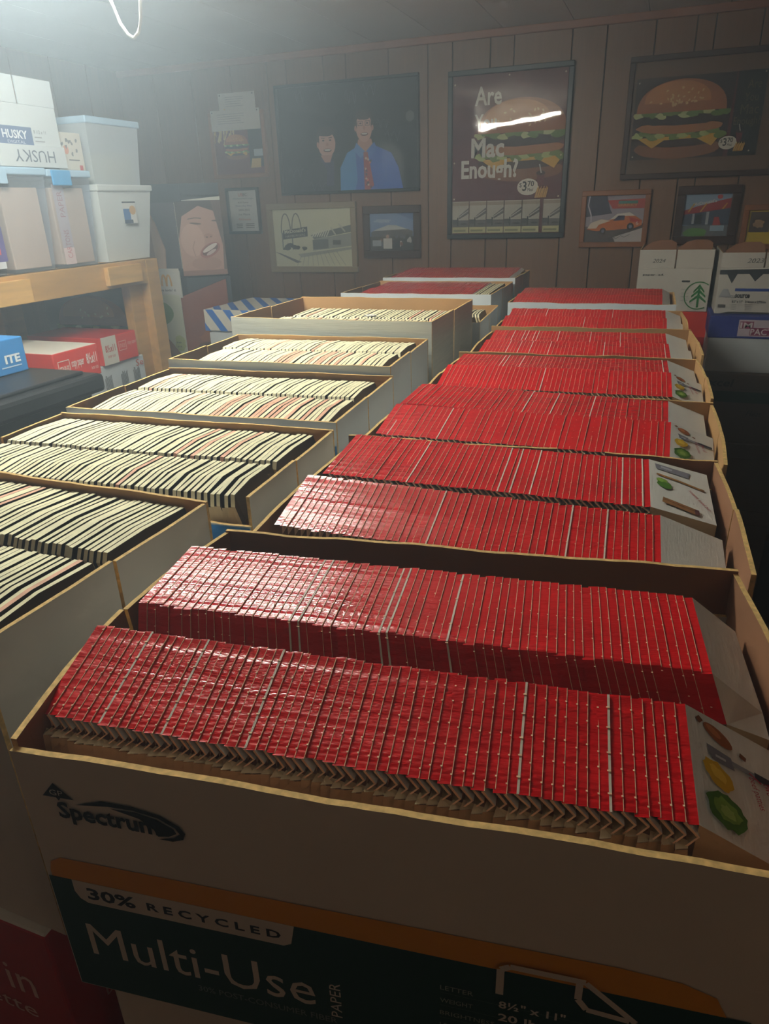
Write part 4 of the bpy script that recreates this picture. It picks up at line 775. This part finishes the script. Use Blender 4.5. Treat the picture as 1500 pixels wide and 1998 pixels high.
# ---------------------------------------------------------------- wooden shelf on the left
SX = -1.9
sh = thing('wooden_shelf', 'home-made lumber shelf rack along the left wall', 'shelf', (SX, 1.2, 0))
def sp(n, x0, x1, y0, y1, z0, z1, mt='wood', lab=None):
    m = MB(); m.box(x0, x1, y0-1.2, y1-1.2, z0, z1, mt); o = m.build(n, sh, bevel=.002)
    if lab: o['label'] = lab
    return o
sp('front_rail', -.038, 0, .2, 2.40, 1.337, 1.425)
sp('rail_block', 0, .020, 1.50, 1.80, 1.340, 1.412, 'wood_pale', 'pale offcut block nailed to the front rail'); sp('rail_block', 0, .020, 2.16, 2.348, 1.350, 1.415, 'wood_pale', 'pale offcut block nailed to the front rail')
sp('post', -.040, .0, 2.402, 2.475, 0, 1.425); sp('post', -.080, -.040, 2.33, 2.42, 0, 1.336); sp('post', -.75, -.71, 2.33, 2.42, 0, 1.4); sp('post', -.52, -.43, 2.02, 2.06, 0, 1.336); sp('post', -.040, .0, .2, .29, 0, 1.336)
for k in range(6): sp('deck_board', -.78+.122*k, -.78+.122*k+.118, .2, 2.44, 1.4255, 1.4265+.001*(k % 2), 'wood')
for k in range(6): sp('lower_board', -.78+.122*k, -.78+.122*k+.118, .2, 2.32, .94, .958, 'wood')
sp('lower_rail', -.038, 0, .29, 2.33, .87, .94)
sp('back_rail', -.78, -.75, .2, 2.33, 1.337, 1.425)

DZ = 1.428
def clear_bin(label, y0, y1, depth, z0, z1, lidm, latch, inside, body='clear_plastic', x1=SX-.004, tap=.014, lidname='lid'):
    root = thing('storage_bin', label, 'bin', (x1, (y0+y1)/2, z0)); h = z1-z0; a = (y1-y0)/2
    m = MB(); t = .003; i = tap
    # tapered open tub: outer and inner skin
    def ring(x0_, x1_, yy_, z): return [(x0_, -yy_, z), (x1_, -yy_, z), (x1_, yy_, z), (x0_, yy_, z)]
    o0 = ring(-depth+i, -i, a-i, 0); o1 = ring(-depth, 0, a, h-.022)
    for k in range(4): m.poly([o0[k], o0[(k+1) % 4], o1[(k+1) % 4], o1[k]], body)
    m.poly(o0[::-1], body); m.build('tub', root)
    m = MB(); m.box(-depth-.006, .007, -a-.006, a+.006, h-.022, h, lidm); m.build(lidname, root, bevel=.004)
    for (b0, b1, mt) in latch: m = MB(); m.box(.007, .013, b0, b1, h-.048, h-.002, mt); m.build('latch', root, bevel=.003)
    for (xa, xb, ya, yb, za, zb, mt) in inside: m = MB(); m.box(xa, xb, ya, yb, za, zb, mt); m.build('contents', root, bevel=.003)
    return root
mat('contents_tan', (232, 200, 176), rough=.8, var=.05); mat('contents_pink', (206, 160, 150), rough=.8, var=.05); mat('contents_cream', (226, 218, 176), rough=.8)
b0 = clear_bin('clear bin with purple print, cut off by the left edge', 1.40, 1.765, .36, DZ, 1.71, 'plastic_iceblue', [], [(-.33, -.03, -.14, .14, .01, .2, 'contents_tan')])
pp = Print((.0, .06, .02), (0, 1, 0), (0, 0, 1), lift=.002); pp.rect(0, .02, .11, .12, (96, 84, 140)); pp.rect(.02, .04, .09, .06, (210, 90, 90)); pp.rect(.05, .0, .1, .02, (220, 220, 226)); pp.done('label', b0, 'purple printed label')
b1 = clear_bin('clear plastic bin of tan cartons on the shelf under the flattened-flap white box', 1.773, 1.968, .36, DZ, 1.735, 'plastic_iceblue', [(-.09, -.06, 'plastic_iceblue')], [(-.33, -.02, -.075, .078, .01, .25, 'contents_tan')])
b2 = clear_bin('clear plastic bin with a bright blue latch beside the white tub', 1.982, 2.172, .36, DZ, 1.732, 'plastic_iceblue', [(-.085, .0, 'plastic_blue')], [(-.33, -.02, -.075, .078, .01, .25, 'contents_tan')])
pp = Print((-.012, -.085, .01), (0, 1, 0), (0, 0, 1), lift=.001); pp.rect(.012, .0, .062, .25, (222, 200, 200)); pp.text('CARTONS', .05, .02, .022, (200, 120, 130), w=.09, rot=PI/2); pp.text('PAPER', .05, .15, .022, (200, 120, 130), w=.08, rot=PI/2); pp.done('label', b2, 'pink lettered strip')
wt = clear_bin('white plastic tub with a rolled lid at the far end of the shelf', 2.205, 2.500, .34, DZ, 1.690, 'plastic_white', [], [], body='plastic_white', tap=.028)
pp = Print((-.0015, -.03, .13), (0, 1, 0), (0, 0, 1), lift=.002); pp.rect(0, 0, .075, .075, (226, 226, 224)); pp.rect(.002, .012, .04, .05, (70, 120, 180)); pp.rect(.002, .0, .05, .012, (40, 60, 96)); pp.blob(.054, .045, .018, .016, (214, 170, 110)); pp.rect(0, .070, .075, .075, (50, 56, 70)); pp.done('label', wt, 'small square product sticker')
tb2 = clear_bin('milky bin with a pale blue lid standing on the white tub', 2.215, 2.490, .34, 1.6905, 1.905, 'plastic_iceblue', [], [(-.25, -.02, -.05, .11, .008, .105, 'contents_cream')], body='milky_plastic', tap=.014)
tb2.location.x -= .01
bx = thing('printed_carton', 'white carton printed with small food pictures, between the bins on the shelf', 'carton', (SX-.03, 2.135, 1.7335))
m = MB(); m.box(-.2, .0, -.062, .062, 0, .115, 'box_white'); m.build('body', bx, bevel=.002)
pp = Print((0, -.062, 0), (0, 1, 0), (0, 0, 1), lift=.001); r = random.Random(6); pp.blob(.045, .062, .012, .014, (214, 150, 130), n=12)
for k in range(9): pp.blob(.03+.085*r.random(), .03+.075*r.random(), .005, .006, (120, 120, 124), jit=.4, n=8, seed=k)
pp.rect(.05, .03, .10, .033, (80, 80, 84)); pp.rect(.095, .0, .11, .016, (190, 50, 50)); pp.done('printed_picture', bx)
hb = thing('paper_box', 'white box with upright flaps and blue-grey lettered label on the shelf bins', 'box', (SX-.006, 1.925, 1.7365))
m = MB(); m.box(-.30, 0, -.20, .150, 0, .175, 'box_cool'); m.build('body', hb, bevel=.003)
for a, b in ((-.20, -.004), (.004, .150)): m = MB(); m.box(-.004, 0, a, b, .175, .250, 'box_cool', top='kraft_edge'); m.build('flap', hb)
m = MB(); m.box(.001, .006, -.118, .155, 0, .062, 'box_cool'); m.build('lower_flap', hb, bevel=.001)
pp = Print((0, -.12, 0), (0, 1, 0), (0, 0, 1), lift=.001); pp.rect(0.012, .062, .152, .112, (84, 104, 146)); pp.text('HUSKY', .034, .078, .024, (226, 228, 232), w=.098, bold=.03); pp.text('DIGITAL', .05, .065, .008, (200, 206, 216), w=.07); pp.text('8 1/2 x 11', .160, .096, .010, (110, 114, 126), w=.05); pp.rect(.160, .084, .19, .087, (150, 152, 160)); pp.rect(.160, .073, .20, .076, (150, 152, 160)); pp.done('logo', hb, 'blue-grey lettered label')
pp = Print((.006, .155, .052), (0, -1, 0), (0, 0, -1), lift=.001); pp.text('HUSKY', .05, .004, .034, (92, 104, 124), w=.165); pp.done('lettering', hb, 'upside-down lettering')

# boxes under the shelf top
LZ = .9585
def redbox(label, x1, y0, y1, z0, z1, dp, top, prints, body='box_red'):
    root = thing('paper_box', label, 'box', (x1, (y0+y1)/2, z0)); a = (y1-y0)/2; h = z1-z0
    m = MB(); m.box(-dp, 0, -a, a, 0, h, body, top=top); m.build('body', root, bevel=.003)
    pp = Print((0, -a, 0), (0, 1, 0), (0, 0, 1), lift=.0008); prints(pp, 2*a, h); pp.done('printed_label', root); return root
def staples(pp, w_, h):
    pp.line([(.08*w_, .22*h), (.32*w_, .22*h), (.32*w_, .72*h), (.08*w_, .72*h), (.08*w_, .22*h)], .003, (240, 220, 210)); pp.text('STAPLES', .10*w_, .34*h, .22*h, (240, 220, 210), w=.20*w_, bold=.03)
    pp.text('copy paper', .36*w_, .38*h, .26*h, (244, 232, 226), w=.28*w_, bold=.02); pp.text('8\u00bdx11', .70*w_, .42*h, .34*h, (244, 232, 226), w=.24*w_, bold=.03); pp.text('letter size', .78*w_, .22*h, .12*h, (244, 220, 214), w=.16*w_)
def staples2(pp, w_, h):
    pp.rect(.02*w_, 0, .42*w_, h, (222, 216, 204)); pp.text('8\u00bdx11', .10*w_, .44*h, .26*h, (190, 50, 46), w=.27*w_, bold=.03); pp.text('letter size', .14*w_, .24*h, .12*h, (190, 60, 56), w=.2*w_)
    pp.line([(.47*w_, .4*h), (.68*w_, .4*h), (.68*w_, .72*h), (.47*w_, .72*h), (.47*w_, .4*h)], .002, (240, 200, 190)); pp.text('STAPLES', .49*w_, .49*h, .14*h, (240, 200, 190), w=.17*w_); pp.text('copy paper', .72*w_, .5*h, .14*h, (240, 210, 200), w=.25*w_)
a1 = redbox('white-topped red copy-paper box nearer the camera under the shelf', -1.72, 1.665, 1.86, 1.105, 1.205, .34, 'box_white', staples)
g1 = redbox('grey-white box under the white-topped red box', -1.735, 1.69, 1.87, LZ, 1.104, .30, 'box_cool', lambda pp, w_, h: pp.rect(.0, .0, .03, h, (50, 62, 120)), body='box_cool')
a2 = redbox('all-red copy-paper box with a white label farther under the shelf', -1.86, 2.03, 2.225, 1.085, 1.185, .34, 'box_deepred', staples2)
def barcodes(pp, w_, h):
    r = random.Random(1)
    for c in (.12, .45, .72):
        for k in range(8): pp.rect((c+.018*k)*w_, .3*h, (c+.010+.018*k)*w_, (.62+.1*r.random())*h, (80, 82, 84))
    pp.text('Se', .8*w_, .72*h, .2*h, (206, 90, 70), w=.16*w_)
g2 = redbox('white shipping box with barcodes under the all-red box', -1.87, 2.00, 2.26, LZ, 1.084, .30, 'box_cool', barcodes, body='box_cool')
# bright blue box and the black crate in front of the shelf
crate = thing('plastic_crate', 'large black plastic tote with a rolled rim, left of the box columns', 'tote', (-1.4, 1.22, 0))
m = MB(); m.taper(-.36, 0, -.5, .25, .62, 1.17, .03, 'black_plastic'); m.build('tub', crate, bevel=.01)
m = MB(); m.box(-.385, .025, -.525, .275, 1.155, 1.205, 'black_plastic'); m.build('rim', crate, bevel=.012)
m = MB(); m.box(-.35, -.01, -.49, .24, 1.2055, 1.215, 'black_plastic'); m.build('lid_panel', crate, bevel=.004)
cs = thing('side_table', 'low dark stand under the black plastic tote', 'table', (-1.58, 1.09, 0))
m = MB(); m.box(-.2, .2, -.4, .4, .59, .619, 'box_brown'); m.build('top', cs)
for sx in (-.17, .17):
    for sy in (-.36, .36): m = MB(); m.box(sx-.015, sx+.015, sy-.015, sy+.015, 0, .59, 'box_brown'); m.build('leg', cs)
bb = thing('paper_box', 'bright blue box with white lettering on the black tote', 'box', (-1.57, 1.318, 1.216))
m = MB(); m.box(-.2, 0, -.14, .115, 0, .09, 'box_blue'); m.build('body', bb, bevel=.003)
pp = Print((0, -.14, 0), (0, 1, 0), (0, 0, 1), lift=.0008); pp.text('ITE', .185, .028, .022, (236, 240, 244), w=.050, bold=.04); pp.rect(.17, .018, .235, .021, (200, 220, 240)); pp.done('lettering', bb)

# striped lid box behind
st = thing('lidded_box', 'white box with a blue-striped lid, left of the tall grey box', 'box', (-1.60, 2.80, .80))
m = MB(); m.box(-.19, .17, -.19, .19, 0, .33, 'box_cool'); m.build('body', st, bevel=.003)
m = MB(); m.box(-.20, .18, -.20, .20, .322, .410, 'box_white'); ld = m.build('lid', st, bevel=.003)
for (O, U, V, w_, h) in (((-.2, -.2, .322), (1, 0, 0), (0, 0, 1), .38, .088), ((-.2, -.2, .410), (1, 0, 0), (0, 1, 0), .38, .40), ((.18, -.2, .322), (0, 1, 0), (0, 0, 1), .40, .088)):
    pp = Print(O, U, V, lift=.0008); n = 5
    for k in range(-4 if h > .2 else -1, n+1):
        x = k*.085+.01; s_ = h*.75; c = [(x+s_, 0), (x+s_+.036, 0), (x+.036, h), (x, h)]
        # clip to the face
        def cl(p_, q_, X):
            t_ = (X-p_[0])/(q_[0]-p_[0]); return (X, p_[1]+t_*(q_[1]-p_[1]))
        for lo, X in ((True, 0), (False, w_)):
            out = []
            for i in range(len(c)):
                p_, q_ = c[i], c[(i+1) % len(c)]; ip = p_[0] >= X if lo else p_[0] <= X; iq = q_[0] >= X if lo else q_[0] <= X
                if ip: out.append(p_)
                if ip != iq: out.append(cl(p_, q_, X))
            c = out
            if len(c) < 3: break
        if len(c) >= 3: pp.poly(c, (40, 110, 196)); pp.k = 1
    pp.done('stripes', ld)
cs = thing('side_table', 'low stand under the blue-striped box', 'table', (-1.60, 2.80, 0))
m = MB(); m.box(-.22, .22, -.22, .22, .77, .799, 'box_brown'); m.build('top', cs)
for sx in (-.19, .19):
    for sy in (-.19, .19): m = MB(); m.box(sx-.015, sx+.015, sy-.015, sy+.015, 0, .77, 'box_brown'); m.build('leg', cs)

# cardboard displays in the corner
SK = (196, 150, 132)
dd = thing('cardboard_display', 'tall folded cardboard advertising display behind the shelf, photo of a laughing face', 'display', (-2.06, 2.86, 0))
# upper tower: corner towards the camera; left panel runs left, right panel recedes right
def dpanel(root, name, P0, P1, zb, zt, mt, draw=None, th=.006, zb1=None, zt1=None, lab=None):
    """upright panel from P0 to P1 (plan), optional different heights at P1"""
    zb1 = zb if zb1 is None else zb1; zt1 = zt if zt1 is None else zt1
    d = Vector((P1[0]-P0[0], P1[1]-P0[1], 0)); L = d.length; d.normalize(); n = Vector((d.y, -d.x, 0))
    m = MB(); A = [Vector((P0[0], P0[1], zb)), Vector((P1[0], P1[1], zb1)), Vector((P1[0], P1[1], zt1)), Vector((P0[0], P0[1], zt))]; B_ = [a-n*th for a in A]
    m.poly(A, mt); m.poly(B_[::-1], mt)
    for i in range(4): j = (i+1) % 4; m.poly([A[j], A[i], B_[i], B_[j]], mt)
    o = m.build(name, root)
    if lab: o['label'] = lab
    if draw:
        pp = Print(A[0], d, (0, 0, 1), lift=.001); draw(pp, L, zt-zb); pp.done('printed_picture', o)
mat('display_dark', (44, 50, 58), rough=.5); mat('display_white', (212, 212, 200), rough=.5); mat('display_brown', (136, 70, 48), rough=.5, var=.15, vscale=6)
def d_arm(pp, w_, h):
    pp.rect(0, 0, w_, h, (86, 84, 92)); pp.poly([(0, 0), (.62*w_, 0), (.66*w_, .3*h), (.50*w_, .7*h), (.3*w_, h), (0, h)], (198, 160, 138)); pp.poly([(.40*w_, .02*h), (.60*w_, 0), (.64*w_, .3*h), (.48*w_, .7*h), (.32*w_, .95*h), (.36*w_, .6*h)], (222, 188, 166))
def d_face(pp, w_, h):
    pp.rect(0, 0, w_, h, (188, 148, 132)); pp.poly([(0, h), (w_, h), (w_, .82*h), (.5*w_, .93*h), (.12*w_, .8*h), (0, .5*h)], (66, 50, 46)); pp.poly([(.78*w_, h), (w_, h), (w_, 0), (.92*w_, 0), (.96*w_, .4*h)], (96, 72, 64))
    pp.blob(.30*w_, .48*h, .26*w_, .22*h, (202, 164, 148), n=24); pp.blob(.55*w_, .16*h, .34*w_, .09*h, (178, 136, 120), n=24)
    pp.blob(.40*w_, .70*h, .13*w_, .012*h, (86, 60, 54), rot=-.1); pp.blob(.86*w_, .73*h, .10*w_, .011*h, (86, 60, 54)); pp.line([(.24*w_, .76*h), (.40*w_, .775*h), (.54*w_, .765*h)], .004, (104, 78, 70))
    pp.blob(.66*w_, .53*h, .10*w_, .035*h, (176, 132, 116), n=16); pp.blob(.62*w_, .515*h, .025*w_, .010*h, (110, 70, 62)); pp.blob(.71*w_, .52*h, .02*w_, .009*h, (110, 70, 62))
    pp.blob(.66*w_, .34*h, .25*w_, .085*h, (164, 96, 92), rot=.5, n=22); pp.blob(.66*w_, .345*h, .20*w_, .062*h, (96, 46, 48), rot=.5, n=20); pp.blob(.66*w_, .37*h, .19*w_, .030*h, (226, 216, 208), rot=.5, n=18); pp.blob(.68*w_, .31*h, .13*w_, .022*h, (206, 190, 184), rot=.5, n=14)
    pp.line([(.34*w_, .47*h), (.28*w_, .38*h), (.32*w_, .26*h)], .003, (166, 122, 106)); pp.rect(0, 0, w_, .07*h, (150, 110, 98))
dpanel(dd, 'side_panel', (-.20, -.04), (-.003, 0), 1.35, 1.63, 'display_white', d_arm)
dpanel(dd, 'front_panel', (0, 0), (.16, .12), 1.318, 1.635, 'display_white', d_face, zb1=1.37, zt1=1.65, lab='printed with a laughing face')
dpanel(dd, 'header_panel', (-.19, -.052), (.035, .0), 1.632, 1.705, 'display_dark', lab='dark header'); dpanel(dd, 'header_panel', (.036, .0), (.16, .118), 1.655, 1.705, 'display_dark')
m = MB(); m.poly([(-.2, -.03, 1.31), (0, .01, 1.31), (.16, .13, 1.31), (.02, .32, 1.31), (-.2, .3, 1.31)], 'display_dark'); m.poly([(-.2, -.03, 0), (-.2, .3, 0), (.02, .32, 0), (.16, .13, 0), (0, .01, 0)], 'display_dark')
bp_ = [(-.2, -.03), (0, .012), (.16, .135), (.02, .32), (-.2, .3)]
for i in range(5):
    a, b = bp_[i], bp_[(i+1) % 5]; m.poly([(*a, 0), (*b, 0), (*b, 1.31), (*a, 1.31)], 'display_dark')
for z_ in ():
    pass
m.build('core', dd); m = MB()
bp2 = [(x*.93-.004, y*.93+.01) for x, y in bp_]
for i in range(5):
    a, b = bp2[i], bp2[(i+1) % 5]; m.poly([(*a, 1.312), (*b, 1.312), (*b, 1.66), (*a, 1.66)], 'display_dark')
m.poly([(*p_, 1.66) for p_ in bp2], 'display_dark'); m.build('upper_core', dd)
def d_m(pp, w_, h):
    pp.rect(0, 0, w_, h, (214, 212, 204))
    for cx in (.40, .58): pp.line([((cx+.085*math.cos(a))*w_, (.34+.42*math.sin(a))*h) for a in [PI*k/10 for k in range(11)]], .008, (214, 158, 40))
    pp.text("i'm lovin' it", .2*w_, .14*h, .10*h, (60, 56, 60), w=.6*w_, bold=.02)
fs = thing('cardboard_sign', 'small white sign card with golden arches clipped to the display', 'sign', (-2.06, 2.84, 0))
dpanel(fs, 'card', (-.125, -.045), (.012, -.03), 1.240, 1.356, 'display_white', d_m, zb1=1.228, zt1=1.346)
def d_food(pp, w_, h):
    pp.rect(0, 0, w_, h, (208, 210, 186)); pp.blob(.36*w_, .78*h, .42*w_, .15*h, (104, 146, 66), n=22); pp.poly([(0, .72*h), (.28*w_, .66*h), (.62*w_, .44*h), (.95*w_, .2*h), (.8*w_, .08*h), (.4*w_, .2*h), (0, .35*h)], (150, 100, 58)); pp.poly([(.0*w_, .6*h), (.3*w_, .52*h), (.6*w_, .34*h), (.3*w_, .34*h), (0, .46*h)], (176, 120, 66))
    for k in range(9): pp.blob((.1+.1*k)*w_, (.24-.02*k+.03*math.sin(k*2))*h, .12*w_, .05*h, (96, 134, 58) if k % 2 else (150, 176, 90), jit=.25, n=10, seed=k)
    pp.blob(.86*w_, .16*h, .10*w_, .12*h, (190, 56, 50), n=14); pp.blob(.85*w_, .42*h, .13*w_, .10*h, (176, 186, 110), jit=.12, n=18)
    for k in range(6): pp.blob((.78+.04*(k % 3))*w_, (.38+.05*(k//3))*h, .014*w_, .01*h, (90, 110, 50), n=6)
    pp.rect(0, 0, w_, .06*h, (110, 90, 60))
fp = thing('cardboard_display', 'lower cardboard display panel with salad picture beside the wooden post', 'display', (-2.06, 2.84, 0))
dpanel(fp, 'side_panel', (-.20, -.060), (.0, -.030), .86, 1.243, 'display_white', d_food)
dpanel(fp, 'front_panel', (.002, -.030), (.17, .10), .86, 1.23, 'display_brown', lambda pp, w_, h: (pp.rect(0, 0, w_, .26*h, (60, 38, 32)), pp.blob(.6*w_, .5*h, .3*w_, .08*h, (150, 88, 50), jit=.15), pp.blob(.5*w_, .36*h, .35*w_, .07*h, (84, 50, 36), jit=.15)), zt1=1.30)
m = MB(); m.box(-.19, -.01, -.075, -.035, 0, .858, 'display_dark'); m.build('leg_panel', fp)
# dim burger print standing behind the shelf
bg = thing('cardboard_display', 'dim burger print board leaning in the dark behind the shelf', 'display', (-2.30, 2.52, 0))
def d_dim(pp, w_, h): pp.rect(0, 0, w_, h, (62, 44, 38)); burger(pp, .5*w_, .5*h, .38*w_, 14, 10)
dpanel(bg, 'board', (-.28, 0), (.22, .02), .90, 1.33, 'display_brown', d_dim); dpanel(bg, 'stand', (-.26, .02), (.2, .04), 0, .9, 'display_dark')
